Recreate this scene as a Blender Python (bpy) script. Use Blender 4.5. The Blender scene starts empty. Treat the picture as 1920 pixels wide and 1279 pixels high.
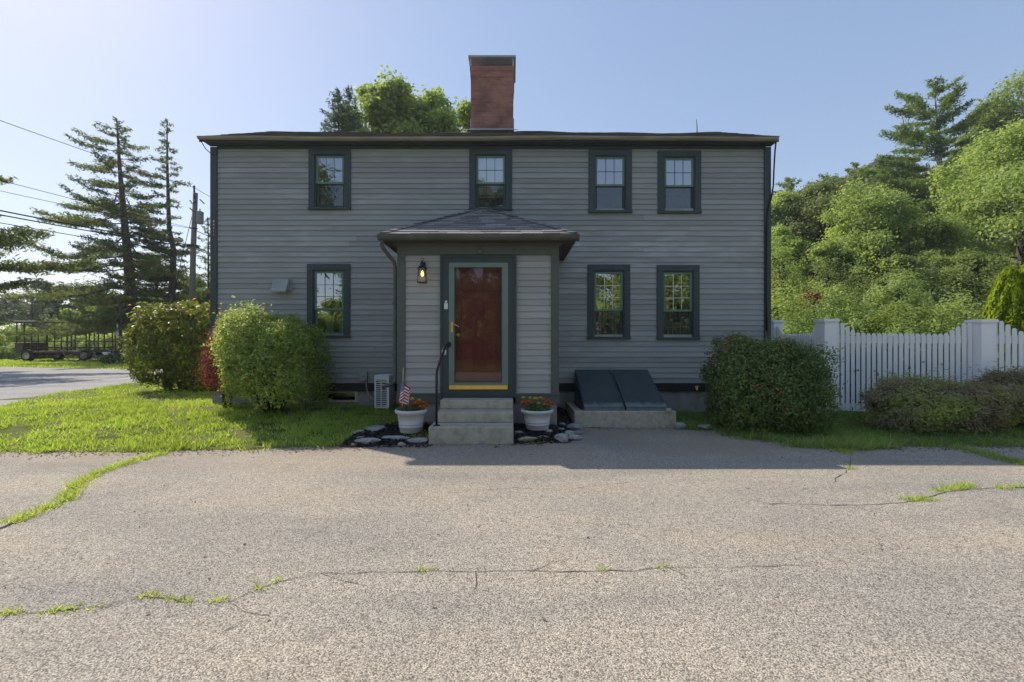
import bpy, bmesh, math, random
import numpy as np
from mathutils import Vector, Matrix, noise as mnoise

random.seed(7)
RNG = np.random.default_rng(11)
SC = bpy.context.scene
COL = SC.collection
F, CX, CY, EYE = 830.0, 960.0, 639.5, 1.42
PI = math.pi
ORG = {}

def at(px, py, d):
    return Vector(((px - CX) / F * d, d, EYE - (py - CY) / F * d))
def gx(px, d): return (px - CX) / F * d
def gz(py, d): return EYE - (py - CY) / F * d
def ground_pt(px, py, z=0.0):
    d = (EYE - z) * F / (py - CY)
    return Vector((gx(px, d), d, z))
def S(r, g, b):
    f = lambda c: (c / 255 / 12.92) if c / 255 <= 0.04045 else ((c / 255 + 0.055) / 1.055) ** 2.4
    return (f(r), f(g), f(b), 1.0)

# ------------------------------------------------------------------ materials
def new_mat(name):
    m = bpy.data.materials.new(name); m.use_nodes = True
    nt = m.node_tree; nt.nodes.clear()
    out = nt.nodes.new('ShaderNodeOutputMaterial')
    return m, nt, out
def N(nt, typ, **kw):
    n = nt.nodes.new(typ)
    for k, v in kw.items():
        if hasattr(n, k): setattr(n, k, v)
        else: n.inputs[k].default_value = v
    return n
def ramp(nt, stops, fac=None, interp='LINEAR'):
    r = nt.nodes.new('ShaderNodeValToRGB'); r.color_ramp.interpolation = interp
    e = r.color_ramp.elements
    while len(e) > 1: e.remove(e[-1])
    e[0].position, e[0].color = stops[0]
    for p, c in stops[1:]:
        x = e.new(p); x.color = c
    if fac is not None: nt.links.new(fac, r.inputs[0])
    return r
def coords(nt, scale=(1, 1, 1)):
    tc = nt.nodes.new('ShaderNodeTexCoord'); mp = nt.nodes.new('ShaderNodeMapping')
    mp.inputs['Scale'].default_value = scale
    nt.links.new(tc.outputs['Object'], mp.inputs['Vector'])
    return mp.outputs[0]
def mixc(nt, a, b, fac, mode='MIX'):
    m = nt.nodes.new('ShaderNodeMix'); m.data_type = 'RGBA'; m.blend_type = mode
    for sock, v in ((m.inputs[6], a), (m.inputs[7], b), (m.inputs[0], fac)):
        if hasattr(v, 'is_linked') or hasattr(v, 'links'): nt.links.new(v, sock)
        else: sock.default_value = v
    return m.outputs[2]
def surf(name, c1, c2, scale=6.0, rough=0.7, bump=0.0, bscale=60.0, stretch=(1, 1, 1), spec=0.3, metal=0.0, attr=None, c3=None):
    m, nt, out = new_mat(name)
    p = N(nt, 'ShaderNodeBsdfPrincipled')
    p.inputs['Roughness'].default_value = rough; p.inputs['Specular IOR Level'].default_value = spec
    p.inputs['Metallic'].default_value = metal
    v = coords(nt, stretch)
    n = N(nt, 'ShaderNodeTexNoise'); n.inputs['Scale'].default_value = scale
    n.inputs['Detail'].default_value = 6; n.inputs['Roughness'].default_value = 0.62
    nt.links.new(v, n.inputs['Vector'])
    stops = [(0.3, c1), (0.7, c2)]
    if c3: stops = [(0.28, c1), (0.5, c2), (0.72, c3)]
    col = ramp(nt, stops, n.outputs['Fac']).outputs[0]
    if attr:
        a = N(nt, 'ShaderNodeAttribute', attribute_name='tint')
        r = ramp(nt, [(0.0, (1 - attr, 1 - attr, 1 - attr, 1)), (1.0, (1 + attr, 1 + attr, 1 + attr, 1))], a.outputs['Fac'])
        col = mixc(nt, col, r.outputs[0], 1.0, 'MULTIPLY')
    nt.links.new(col, p.inputs['Base Color'])
    if bump:
        b = N(nt, 'ShaderNodeBump'); b.inputs['Strength'].default_value = bump; b.inputs['Distance'].default_value = 0.01
        n2 = N(nt, 'ShaderNodeTexNoise'); n2.inputs['Scale'].default_value = bscale; n2.inputs['Detail'].default_value = 4
        nt.links.new(v, n2.inputs['Vector']); nt.links.new(n2.outputs['Fac'], b.inputs['Height'])
        nt.links.new(b.outputs[0], p.inputs['Normal'])
    nt.links.new(p.outputs[0], out.inputs[0])
    return m
def leaf_mat(name, stops, trans=0.4, rough=0.6, tcol=(1.35, 1.25, 0.75, 1), spec=0.2):
    m, nt, out = new_mat(name)
    a = N(nt, 'ShaderNodeAttribute', attribute_name='tint')
    c = ramp(nt, stops, a.outputs['Fac']).outputs[0]
    p = N(nt, 'ShaderNodeBsdfPrincipled'); p.inputs['Roughness'].default_value = rough
    p.inputs['Specular IOR Level'].default_value = spec
    nt.links.new(c, p.inputs['Base Color'])
    t = N(nt, 'ShaderNodeBsdfTranslucent')
    nt.links.new(mixc(nt, c, tcol, 1.0, 'MULTIPLY'), t.inputs['Color'])
    mx = N(nt, 'ShaderNodeMixShader'); mx.inputs[0].default_value = trans
    nt.links.new(p.outputs[0], mx.inputs[1]); nt.links.new(t.outputs[0], mx.inputs[2])
    nt.links.new(mx.outputs[0], out.inputs[0])
    return m

M = {}
def clapboard_mat(name, dark, mid, light, chalk):
    m, nt, out = new_mat(name)
    p = N(nt, 'ShaderNodeBsdfPrincipled'); p.inputs['Roughness'].default_value = 0.62; p.inputs['Specular IOR Level'].default_value = 0.35
    a = N(nt, 'ShaderNodeAttribute', attribute_name='tint')
    # the noise is offset board by board so weathering breaks at every lap
    tc = nt.nodes.new('ShaderNodeTexCoord')
    off = N(nt, 'ShaderNodeVectorMath', operation='SCALE'); off.inputs[0].default_value = (1.7, 9.0, 0.0)
    nt.links.new(a.outputs['Fac'], off.inputs['Scale'])
    add = N(nt, 'ShaderNodeVectorMath', operation='ADD')
    nt.links.new(tc.outputs['Object'], add.inputs[0]); nt.links.new(off.outputs[0], add.inputs[1])
    mp = nt.nodes.new('ShaderNodeMapping'); mp.inputs['Scale'].default_value = (0.7, 1.0, 2.0)
    nt.links.new(add.outputs[0], mp.inputs['Vector'])
    n = N(nt, 'ShaderNodeTexNoise'); n.inputs['Scale'].default_value = 1.6; n.inputs['Detail'].default_value = 5; n.inputs['Roughness'].default_value = 0.6
    nt.links.new(mp.outputs[0], n.inputs['Vector'])
    c = ramp(nt, [(0.3, dark), (0.5, mid), (0.7, light)], n.outputs['Fac']).outputs[0]
    # large chalky fade
    n3 = N(nt, 'ShaderNodeTexNoise'); n3.inputs['Scale'].default_value = 0.55; n3.inputs['Detail'].default_value = 3
    mp3 = nt.nodes.new('ShaderNodeMapping'); mp3.inputs['Scale'].default_value = (0.8, 1, 1.5)
    nt.links.new(tc.outputs['Object'], mp3.inputs['Vector']); nt.links.new(mp3.outputs[0], n3.inputs['Vector'])
    n4 = N(nt, 'ShaderNodeTexNoise'); n4.inputs['Scale'].default_value = 3.2; n4.inputs['Detail'].default_value = 4
    nt.links.new(mp.outputs[0], n4.inputs['Vector'])
    mul = N(nt, 'ShaderNodeMath', operation='MULTIPLY')
    nt.links.new(ramp(nt, [(0.42, (0, 0, 0, 1)), (0.62, (.6, .6, .6, 1))], n3.outputs['Fac']).outputs[0], mul.inputs[0])
    nt.links.new(ramp(nt, [(0.48, (0, 0, 0, 1)), (0.66, (0.85, 0.85, 0.85, 1))], n4.outputs['Fac']).outputs[0], mul.inputs[1])
    c = mixc(nt, c, chalk, mul.outputs[0])
    r = ramp(nt, [(0.0, (0.87, 0.86, 0.86, 1)), (1.0, (1.1, 1.1, 1.1, 1))], a.outputs['Fac'])
    c = mixc(nt, c, r.outputs[0], 1.0, 'MULTIPLY')
    nt.links.new(c, p.inputs['Base Color'])
    b = N(nt, 'ShaderNodeBump'); b.inputs['Strength'].default_value = 0.25; b.inputs['Distance'].default_value = 0.004
    mp2 = nt.nodes.new('ShaderNodeMapping'); mp2.inputs['Scale'].default_value = (4, 4, 120)
    nt.links.new(add.outputs[0], mp2.inputs['Vector'])
    n2 = N(nt, 'ShaderNodeTexNoise'); n2.inputs['Scale'].default_value = 1.0
    nt.links.new(mp2.outputs[0], n2.inputs['Vector']); nt.links.new(n2.outputs['Fac'], b.inputs['Height'])
    nt.links.new(b.outputs[0], p.inputs['Normal'])
    nt.links.new(p.outputs[0], out.inputs[0])
    return m
M['clap'] = clapboard_mat('grey clapboard paint', (0.272, 0.287, 0.276, 1), (0.285, 0.300, 0.288, 1), (0.30, 0.315, 0.303, 1), (0.42, 0.44, 0.435, 1))
M['clap_lit'] = clapboard_mat('clapboard paint with bounce light', (0.34, 0.342, 0.322, 1), (0.355, 0.357, 0.336, 1), (0.37, 0.372, 0.35, 1), (0.41, 0.41, 0.39, 1))  # same paint as the main wall, lightened: bounced ground light is in the colour
M['trim'] = surf('dark green trim paint', (0.042, 0.058, 0.06, 1), (0.056, 0.074, 0.076, 1), 5, 0.5, 0.15, 90, (1, 1, .3))
M['trim_lit'] = surf('trim paint with porch lighting', (0.085, 0.10, 0.085, 1), (0.105, 0.12, 0.10, 1), 4, 0.5, 0.1, 90)  # copy of the trim with the light on the porch put into its colour
M['skirt'] = surf('skirt board paint', (0.012, 0.014, 0.018, 1), (0.022, 0.024, 0.028, 1), 5, 0.6)
M['sash'] = surf('sash green paint', (0.11, 0.19, 0.15, 1), (0.14, 0.22, 0.175, 1), 7, 0.45)
M['storm'] = surf('storm door paint', (0.15, 0.2, 0.175, 1), (0.18, 0.23, 0.2, 1), 4, 0.45)
M['door_red'] = surf('red door paint', (0.25, 0.036, 0.052, 1), (0.29, 0.045, 0.062, 1), 5, 0.4)
M['brass'] = surf('brass', (0.75, 0.5, 0.1, 1), (0.9, 0.62, 0.16, 1), 9, 0.35, 0, 1, (1, 1, 1), 0.5, 0.6)
M['gutter'] = surf('weathered gutter metal', (0.19, 0.18, 0.135, 1), (0.34, 0.315, 0.24, 1), 3.0, 0.6, 0.1, 40, (0.6, 4, 4))
M['gutter_dark'] = surf('dark gutter paint', (0.06, 0.068, 0.058, 1), (0.11, 0.115, 0.1, 1), 5, 0.5, 0.1, 40)
M['soffit'] = surf('brown soffit boards', (0.05, 0.04, 0.034, 1), (0.085, 0.068, 0.058, 1), 4, 0.7, 0.1, 30, (1, 8, 1))
M['dark'] = surf('unlit room darkness', (0.03, 0.03, 0.028, 1), (0.05, 0.048, 0.045, 1), 3, 0.9)  # near-black tone puts the darkness of unlit rooms into the colour
M['blind'] = surf('pale window shade', (0.7, 0.72, 0.68, 1), (0.82, 0.83, 0.78, 1), 3, 0.8)
M['curtain'] = surf('cream curtain cloth', (0.5, 0.44, 0.34, 1), (0.66, 0.6, 0.48, 1), 5, 0.9)
M['grille_dark'] = surf('dark window grille', (0.08, 0.1, 0.1, 1), (0.11, 0.13, 0.13, 1), 4, 0.5)
M['grille_pale'] = surf('cream window grille', (0.6, 0.57, 0.46, 1), (0.7, 0.67, 0.55, 1), 4, 0.5)
M['found'] = surf('foundation concrete', (0.22, 0.21, 0.195, 1), (0.36, 0.345, 0.32, 1), 5, 0.9, 0.4, 40)
M['concrete'] = surf('cast concrete', (0.29, 0.26, 0.2, 1), (0.43, 0.39, 0.31, 1), 9, 0.9, 0.5, 180, (1, 1, 1), 0.2, 0, None, (0.51, 0.47, 0.385, 1))
M['steel_door'] = surf('dark blue bulkhead paint', (0.045, 0.064, 0.068, 1), (0.066, 0.088, 0.09, 1), 3, 0.42, 0.15, 60)
def worn(m):   # chalky worn paint near the lower lip of the doors
    nt = m.node_tree; p = [n for n in nt.nodes if n.type == 'BSDF_PRINCIPLED'][0]; src = p.inputs['Base Color'].links[0].from_socket
    tc = nt.nodes.new('ShaderNodeTexCoord'); sx = nt.nodes.new('ShaderNodeSeparateXYZ'); nt.links.new(tc.outputs['Object'], sx.inputs[0])
    n = N(nt, 'ShaderNodeTexNoise'); n.inputs['Scale'].default_value = 9; n.inputs['Detail'].default_value = 8; n.inputs['Roughness'].default_value = .75; nt.links.new(tc.outputs['Object'], n.inputs['Vector'])
    mr = N(nt, 'ShaderNodeMapRange'); mr.inputs['From Min'].default_value = -.30; mr.inputs['From Max'].default_value = -.47; mr.inputs['To Max'].default_value = .42; nt.links.new(sx.outputs[1], mr.inputs['Value'])
    ad = N(nt, 'ShaderNodeMath', operation='ADD'); nt.links.new(n.outputs['Fac'], ad.inputs[0]); nt.links.new(mr.outputs[0], ad.inputs[1])
    nt.links.new(mixc(nt, src, (.2, .23, .24, 1), ramp(nt, [(.72, (0, 0, 0, 1)), (.9, (.8, .8, .8, 1))], ad.outputs[0]).outputs[0]), p.inputs['Base Color'])
    return m
M['steel_worn'] = worn(surf('worn bulkhead paint', (0.045, 0.064, 0.068, 1), (0.066, 0.088, 0.09, 1), 3, 0.5, 0.15, 60))
M['black_iron'] = surf('black painted iron', (0.012, 0.012, 0.016, 1), (0.03, 0.03, 0.036, 1), 9, 0.4)
M['white_plastic'] = surf('white painted plastic', (0.6, 0.63, 0.64, 1), (0.7, 0.72, 0.73, 1), 5, 0.45)
M['ac_dark'] = surf('painted recess shade', (0.02, 0.022, 0.024, 1), (0.04, 0.042, 0.044, 1), 5, 0.7)
M['ac_grey'] = surf('grey cabinet metal', (0.26, 0.28, 0.28, 1), (0.34, 0.36, 0.36, 1), 5, 0.5)
M['pot'] = surf('white plastic planter', (0.5, 0.49, 0.47, 1), (0.64, 0.62, 0.6, 1), 5, 0.6, 0.1, 30)
M['vinyl'] = surf('white vinyl fence', (0.8, 0.8, 0.8, 1), (0.86, 0.86, 0.86, 1), 3, 0.4)
M['stone'] = surf('grey field stone', (0.27, 0.27, 0.255, 1), (0.46, 0.455, 0.43, 1), 11, 0.85, 0.6, 45)
M['stone_tan'] = surf('tan field stone', (0.36, 0.3, 0.22, 1), (0.52, 0.45, 0.35, 1), 11, 0.85, 0.6, 45)
M['slate'] = surf('dark slate', (0.19, 0.195, 0.2, 1), (0.32, 0.325, 0.33, 1), 8, 0.7, 0.5, 40)
M['shingle'] = surf('roof shingles brown grey', (0.13, 0.105, 0.095, 1), (0.22, 0.18, 0.165, 1), 30, 0.9, 0.5, 300, attr=0.4)
M['shingle_porch'] = surf('porch shingles', (0.17, 0.162, 0.158, 1), (0.27, 0.258, 0.248, 1), 30, 0.9, 0.5, 300, attr=0.4)
M['lead'] = surf('lead flashing', (0.28, 0.3, 0.33, 1), (0.4, 0.42, 0.45, 1), 6, 0.5, 0.2, 20)
M['bark'] = surf('grey brown bark', (0.05, 0.042, 0.036, 1), (0.13, 0.11, 0.095, 1), 10, 0.95, 0.8, 25, (1, 1, .3))
M['bark_pale'] = surf('pale bark', (0.12, 0.11, 0.1, 1), (0.24, 0.22, 0.2, 1), 10, 0.95, 0.8, 25, (1, 1, .3))
M['pole_wood'] = surf('weathered pole wood', (0.12, 0.11, 0.1, 1), (0.22, 0.2, 0.185, 1), 6, 0.9, 0.4, 30, (3, 3, .3))
M['grey_metal'] = surf('grey transformer metal', (0.2, 0.215, 0.23, 1), (0.27, 0.285, 0.3, 1), 5, 0.5)
M['rust'] = surf('rusty dark iron', (0.05, 0.04, 0.034, 1), (0.11, 0.08, 0.062, 1), 9, 0.8)
M['old_wood'] = surf('old grey brown boards', (0.07, 0.05, 0.045, 1), (0.15, 0.11, 0.095, 1), 6, 0.9, 0.4, 30, (1, 1, .4))
M['rubber'] = surf('tyre rubber', (0.015, 0.015, 0.015, 1), (0.03, 0.03, 0.03, 1), 9, 0.85)
M['cream'] = surf('cream paint', (0.45, 0.42, 0.34, 1), (0.55, 0.52, 0.44, 1), 5, 0.6)
M['cable'] = surf('black cable', (0.012, 0.012, 0.014, 1), (0.02, 0.02, 0.022, 1), 5, 0.6)
M['soil'] = surf('bare soil', (0.06, 0.048, 0.034, 1), (0.14, 0.11, 0.075, 1), 14, 0.95, 0.6, 80)
M['mulch'] = surf('black mulch', (0.018, 0.017, 0.019, 1), (0.055, 0.05, 0.052, 1), 20, 0.75, 0.5, 60, attr=0.5)
M['orange'] = surf('orange petals', (0.75, 0.16, 0.005, 1), (0.85, 0.27, 0.01, 1), 40, 0.6, attr=0.3)
M['yellow'] = surf('yellow petals', (0.8, 0.6, 0.01, 1), (0.85, 0.7, 0.03, 1), 40, 0.6, attr=0.2)
M['stem'] = surf('brown twigs', (0.05, 0.035, 0.025, 1), (0.11, 0.08, 0.055, 1), 20, 0.9)

# leaves
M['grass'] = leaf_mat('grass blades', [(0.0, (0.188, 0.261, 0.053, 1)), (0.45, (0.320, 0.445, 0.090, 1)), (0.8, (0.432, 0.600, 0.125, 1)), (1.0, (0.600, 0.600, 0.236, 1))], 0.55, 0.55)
M['grass_dark'] = leaf_mat('grass blades darkened as shade', [(0.0, (0.134, 0.204, 0.053, 1)), (0.5, (0.222, 0.336, 0.088, 1)), (0.9, (0.301, 0.456, 0.119, 1)), (1.0, (0.576, 0.480, 0.240, 1))], 0.45, 0.55)  # darker copy of the grass for shaded ground, shade put into the colour
M['lf_decid'] = leaf_mat('deciduous leaves', [(0.0, (0.133, 0.180, 0.054, 1)), (0.5, (0.232, 0.314, 0.094, 1)), (1.0, (0.330, 0.446, 0.134, 1))], 0.45)
M['lf_bright'] = leaf_mat('bright leaves', [(0.0, (0.207, 0.276, 0.092, 1)), (0.5, (0.334, 0.445, 0.148, 1)), (1.0, (0.436, 0.582, 0.194, 1))], 0.50)
M['lf_oak'] = leaf_mat('grey green leaves', [(0.0, (0.122, 0.152, 0.058, 1)), (0.5, (0.213, 0.266, 0.101, 1)), (1.0, (0.304, 0.380, 0.144, 1))], 0.40)
M['lf_far'] = leaf_mat('far dark leaves', [(0.0, (0.065, 0.098, 0.048, 1)), (0.5, (0.098, 0.146, 0.073, 1)), (1.0, (0.156, 0.215, 0.108, 1))], 0.40)
M['lf_spruce'] = leaf_mat('spruce needles', [(0.0, (0.100, 0.138, 0.067, 1)), (0.5, (0.152, 0.210, 0.094, 1)), (0.9, (0.246, 0.294, 0.132, 1)), (1.0, (0.370, 0.262, 0.154, 1))], 0.50, 0.6)
M['lf_bluespruce'] = leaf_mat('blue spruce needles', [(0.0, (0.054, 0.099, 0.063, 1)), (0.6, (0.108, 0.171, 0.108, 1)), (1.0, (0.180, 0.252, 0.144, 1))], 0.30, 0.6)
M['lf_pine'] = leaf_mat('pine needles', [(0.0, (0.104, 0.153, 0.046, 1)), (0.5, (0.171, 0.252, 0.076, 1)), (1.0, (0.252, 0.351, 0.105, 1))], 0.40, 0.6)
M['lf_rhodo'] = leaf_mat('rhododendron leaves', [(0.0, (0.110, 0.149, 0.036, 1)), (0.6, (0.189, 0.255, 0.061, 1)), (0.9, (0.425, 0.425, 0.103, 1)), (1.0, (0.600, 0.340, 0.106, 1))], 0.48, 0.35)
M['lf_bush'] = leaf_mat('round bush leaves', [(0.0, (0.195, 0.264, 0.069, 1)), (0.5, (0.331, 0.448, 0.117, 1)), (0.9, (0.480, 0.600, 0.169, 1)), (1.0, (0.600, 0.309, 0.092, 1))], 0.50, 0.45)
M['lf_red'] = leaf_mat('barberry leaves', [(0.0, (0.150, 0.030, 0.030, 1)), (0.5, (0.360, 0.060, 0.053, 1)), (0.85, (0.600, 0.135, 0.090, 1)), (1.0, (0.240, 0.255, 0.045, 1))], 0.50, 0.5, (0.600, 0.600, 0.600, 1))
M['lf_hedge'] = leaf_mat('hedge leaves', [(0.0, (0.092, 0.135, 0.044, 1)), (0.55, (0.176, 0.259, 0.086, 1)), (0.9, (0.272, 0.370, 0.122, 1)), (1.0, (0.593, 0.173, 0.111, 1))], 0.40, 0.35)
M['lf_heath'] = leaf_mat('low heath sprigs', [(0.0, (0.315, 0.260, 0.189, 1)), (0.35, (0.410, 0.363, 0.221, 1)), (0.6, (0.315, 0.378, 0.110, 1)), (1.0, (0.473, 0.535, 0.142, 1))], 0.35, 0.7)
M['lf_arbor'] = leaf_mat('arborvitae sprays', [(0.0, (0.112, 0.200, 0.010, 1)), (0.6, (0.240, 0.336, 0.013, 1)), (1.0, (0.384, 0.464, 0.032, 1))], 0.40, 0.6)
M['lf_vine'] = leaf_mat('vine leaves', [(0.0, (0.031, 0.062, 0.031, 1)), (0.6, (0.073, 0.125, 0.052, 1)), (1.0, (0.125, 0.187, 0.073, 1))], 0.35, 0.5)
M['lf_flower'] = leaf_mat('marigold leaves', [(0.0, (0.045, 0.099, 0.036, 1)), (1.0, (0.126, 0.216, 0.063, 1))], 0.35, 0.6)
M['lf_hosta'] = leaf_mat('variegated leaves', [(0.0, (0.06, 0.11, 0.04, 1)), (0.6, (0.14, 0.2, 0.08, 1)), (1.0, (0.5, 0.52, 0.4, 1))], 0.3, 0.5)

def glass_mat(name, refl, tint, wob=0.02):
    m, nt, out = new_mat(name)
    g = N(nt, 'ShaderNodeBsdfGlossy'); g.inputs['Roughness'].default_value = 0.0
    g.inputs['Color'].default_value = (0.95, 0.98, 1, 1)
    t = N(nt, 'ShaderNodeBsdfTransparent'); t.inputs['Color'].default_value = tint
    fr = N(nt, 'ShaderNodeFresnel'); fr.inputs['IOR'].default_value = 1.5
    ad = N(nt, 'ShaderNodeMath', operation='ADD'); ad.inputs[1].default_value = refl; ad.use_clamp = True
    nt.links.new(fr.outputs[0], ad.inputs[0])
    b = N(nt, 'ShaderNodeBump'); b.inputs['Strength'].default_value = 1.0; b.inputs['Distance'].default_value = wob
    n = N(nt, 'ShaderNodeTexNoise'); n.inputs['Scale'].default_value = 1.6; n.inputs['Detail'].default_value = 1.5
    nt.links.new(coords(nt), n.inputs['Vector']); nt.links.new(n.outputs['Fac'], b.inputs['Height'])
    nt.links.new(b.outputs[0], g.inputs['Normal'])
    mx = N(nt, 'ShaderNodeMixShader'); nt.links.new(ad.outputs[0], mx.inputs[0])
    nt.links.new(t.outputs[0], mx.inputs[1]); nt.links.new(g.outputs[0], mx.inputs[2])
    nt.links.new(mx.outputs[0], out.inputs[0])
    return m
M['glass'] = glass_mat('window glass', 0.34, (0.8, 0.86, 0.84, 1), 0.004)
M['glass_door'] = glass_mat('storm door glass', 0.025, (0.9, 0.92, 0.9, 1), 0.0012)
M['glass_lamp'] = glass_mat('lamp glass', 0.05, (0.85, 0.85, 0.8, 1), 0.001)
def screen_mat():
    m, nt, out = new_mat('insect screen mesh')
    d = N(nt, 'ShaderNodeBsdfDiffuse'); d.inputs['Color'].default_value = (0.05, 0.052, 0.055, 1)
    t = N(nt, 'ShaderNodeBsdfTransparent')
    mx = N(nt, 'ShaderNodeMixShader'); mx.inputs[0].default_value = 0.45
    nt.links.new(t.outputs[0], mx.inputs[1]); nt.links.new(d.outputs[0], mx.inputs[2]); nt.links.new(mx.outputs[0], out.inputs[0])
    return m
M['screen'] = screen_mat()
def emit_mat(name, col, st):
    m, nt, out = new_mat(name)
    e = N(nt, 'ShaderNodeEmission'); e.inputs['Color'].default_value = col; e.inputs['Strength'].default_value = st
    nt.links.new(e.outputs[0], out.inputs[0]); return m
M['bulb'] = emit_mat('lit bulb', (1, 0.6, 0.13, 1), 1.5)
def brick_mat():
    m, nt, out = new_mat('red chimney brick')
    p = N(nt, 'ShaderNodeBsdfPrincipled'); p.inputs['Roughness'].default_value = 0.85; p.inputs['Specular IOR Level'].default_value = 0.2
    tc = nt.nodes.new('ShaderNodeTexCoord'); sx = nt.nodes.new('ShaderNodeSeparateXYZ'); nt.links.new(tc.outputs['Object'], sx.inputs[0])
    ad = N(nt, 'ShaderNodeMath', operation='ADD'); nt.links.new(sx.outputs[0], ad.inputs[0]); nt.links.new(sx.outputs[1], ad.inputs[1])
    cb = nt.nodes.new('ShaderNodeCombineXYZ'); nt.links.new(ad.outputs[0], cb.inputs[0]); nt.links.new(sx.outputs[2], cb.inputs[1])
    bt = N(nt, 'ShaderNodeTexBrick'); bt.inputs['Scale'].default_value = 1.0
    bt.inputs['Brick Width'].default_value = 0.21; bt.inputs['Row Height'].default_value = 0.068; bt.inputs['Mortar Size'].default_value = 0.005
    bt.inputs['Color1'].default_value = (0.29, 0.142, 0.108, 1); bt.inputs['Color2'].default_value = (0.38, 0.185, 0.142, 1)
    bt.inputs['Mortar'].default_value = (0.28, 0.21, 0.178, 1); bt.inputs['Bias'].default_value = -0.1
    nt.links.new(cb.outputs[0], bt.inputs['Vector'])
    n = N(nt, 'ShaderNodeTexNoise'); n.inputs['Scale'].default_value = 3.5; n.inputs['Detail'].default_value = 6
    nt.links.new(tc.outputs['Object'], n.inputs['Vector'])
    c = mixc(nt, bt.outputs['Color'], ramp(nt, [(0.3, (0.65, 0.65, 0.68, 1)), (0.7, (1.25, 1.2, 1.2, 1))], n.outputs['Fac']).outputs[0], 1.0, 'MULTIPLY')
    nt.links.new(c, p.inputs['Base Color'])
    b = N(nt, 'ShaderNodeBump'); b.inputs['Strength'].default_value = 0.6; b.inputs['Distance'].default_value = 0.01; b.invert = True
    nt.links.new(bt.outputs['Fac'], b.inputs['Height']); nt.links.new(b.outputs[0], p.inputs['Normal'])
    nt.links.new(p.outputs[0], out.inputs[0]); return m
M['brick'] = brick_mat()
def asphalt_mat(name, stones, gaps, patch, sc=115.0, dirt=False):
    m, nt, out = new_mat(name)
    p = N(nt, 'ShaderNodeBsdfPrincipled'); p.inputs['Roughness'].default_value = 0.9; p.inputs['Specular IOR Level'].default_value = 0.2
    tc = nt.nodes.new('ShaderNodeTexCoord')
    def noise(scale, detail, rough=.6, stretch=None):
        n = N(nt, 'ShaderNodeTexNoise'); n.inputs['Scale'].default_value = scale; n.inputs['Detail'].default_value = detail; n.inputs['Roughness'].default_value = rough
        if stretch:
            mp = nt.nodes.new('ShaderNodeMapping'); mp.inputs['Scale'].default_value = stretch; nt.links.new(tc.outputs['Object'], mp.inputs['Vector']); nt.links.new(mp.outputs[0], n.inputs['Vector'])
        else: nt.links.new(tc.outputs['Object'], n.inputs['Vector'])
        return n.outputs['Fac']
    g = lambda v: (v, v, v, 1)
    v = N(nt, 'ShaderNodeTexVoronoi'); v.inputs['Scale'].default_value = sc; v.inputs['Randomness'].default_value = 1.0
    nt.links.new(tc.outputs['Object'], v.inputs['Vector'])
    sep = nt.nodes.new('ShaderNodeSeparateColor'); nt.links.new(v.outputs['Color'], sep.inputs[0])
    st = ramp(nt, stones, sep.outputs[0]).outputs[0]
    gap = ramp(nt, [(0.45, g(0)), (0.8, g(1))], v.outputs['Distance']).outputs[0]
    c = mixc(nt, st, gaps, gap)
    c = mixc(nt, c, ramp(nt, patch, noise(.5, 7, .65)).outputs[0], 1.0, 'MULTIPLY')
    c = mixc(nt, c, ramp(nt, [(0.3, g(.86)), (0.7, g(1.1))], noise(20, 3)).outputs[0], 1.0, 'MULTIPLY')
    # broad worn bands along the drive, old oil marks and darker patched areas
    c = mixc(nt, c, ramp(nt, [(0.35, (.8, .82, .86, 1)), (0.5, g(1)), (0.68, (1.1, 1.04, .97, 1))], noise(1.0, 4, .6, (.16, .9, 1))).outputs[0], 1.0, 'MULTIPLY')
    if dirt:
        c = mixc(nt, c, (.15, .14, .13, 1), ramp(nt, [(0.6, g(0)), (0.72, g(.5))], noise(1.7, 5, .7)).outputs[0])
        c = mixc(nt, c, (.10, .095, .09, 1), ramp(nt, [(0.735, g(0)), (0.76, g(.8))], noise(9, 2, .5)).outputs[0])
        sx = nt.nodes.new('ShaderNodeSeparateXYZ'); nt.links.new(tc.outputs['Object'], sx.inputs[0])
        mr = N(nt, 'ShaderNodeMapRange'); mr.inputs['From Min'].default_value = 4.6; mr.inputs['From Max'].default_value = 5.9
        nt.links.new(sx.outputs[1], mr.inputs['Value'])
        mu = N(nt, 'ShaderNodeMath', operation='MULTIPLY'); nt.links.new(mr.outputs[0], mu.inputs[0])
        nt.links.new(ramp(nt, [(0.36, g(0)), (0.62, g(.75))], noise(1.3, 6)).outputs[0], mu.inputs[1])
        c = mixc(nt, c, (0.31, 0.245, 0.18, 1), mu.outputs[0])
    nt.links.new(c, p.inputs['Base Color'])
    b = N(nt, 'ShaderNodeBump'); b.inputs['Strength'].default_value = 0.55; b.inputs['Distance'].default_value = 0.004; b.invert = True
    nt.links.new(v.outputs['Distance'], b.inputs['Height']); nt.links.new(b.outputs[0], p.inputs['Normal'])
    nt.links.new(p.outputs[0], out.inputs[0]); return m
M['asphalt'] = asphalt_mat('worn driveway asphalt', [(0.0, (0.265, 0.245, 0.212, 1)), (0.5, (0.425, 0.395, 0.342, 1)), (1.0, (0.64, 0.598, 0.52, 1))],
                           (0.14, 0.127, 0.11, 1), [(0.3, (0.8, 0.81, 0.83, 1)), (0.52, (1.0, 0.98, 0.95, 1)), (0.72, (1.12, 1.05, 0.97, 1))], 150.0, True)
M['road'] = asphalt_mat('road asphalt', [(0.0, (0.27, 0.265, 0.26, 1)), (1.0, (0.42, 0.41, 0.4, 1))], (0.22, 0.22, 0.22, 1), [(0.3, (0.9, 0.9, 0.9, 1)), (0.7, (1.08, 1.06, 1.04, 1))], 60.0)
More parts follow.
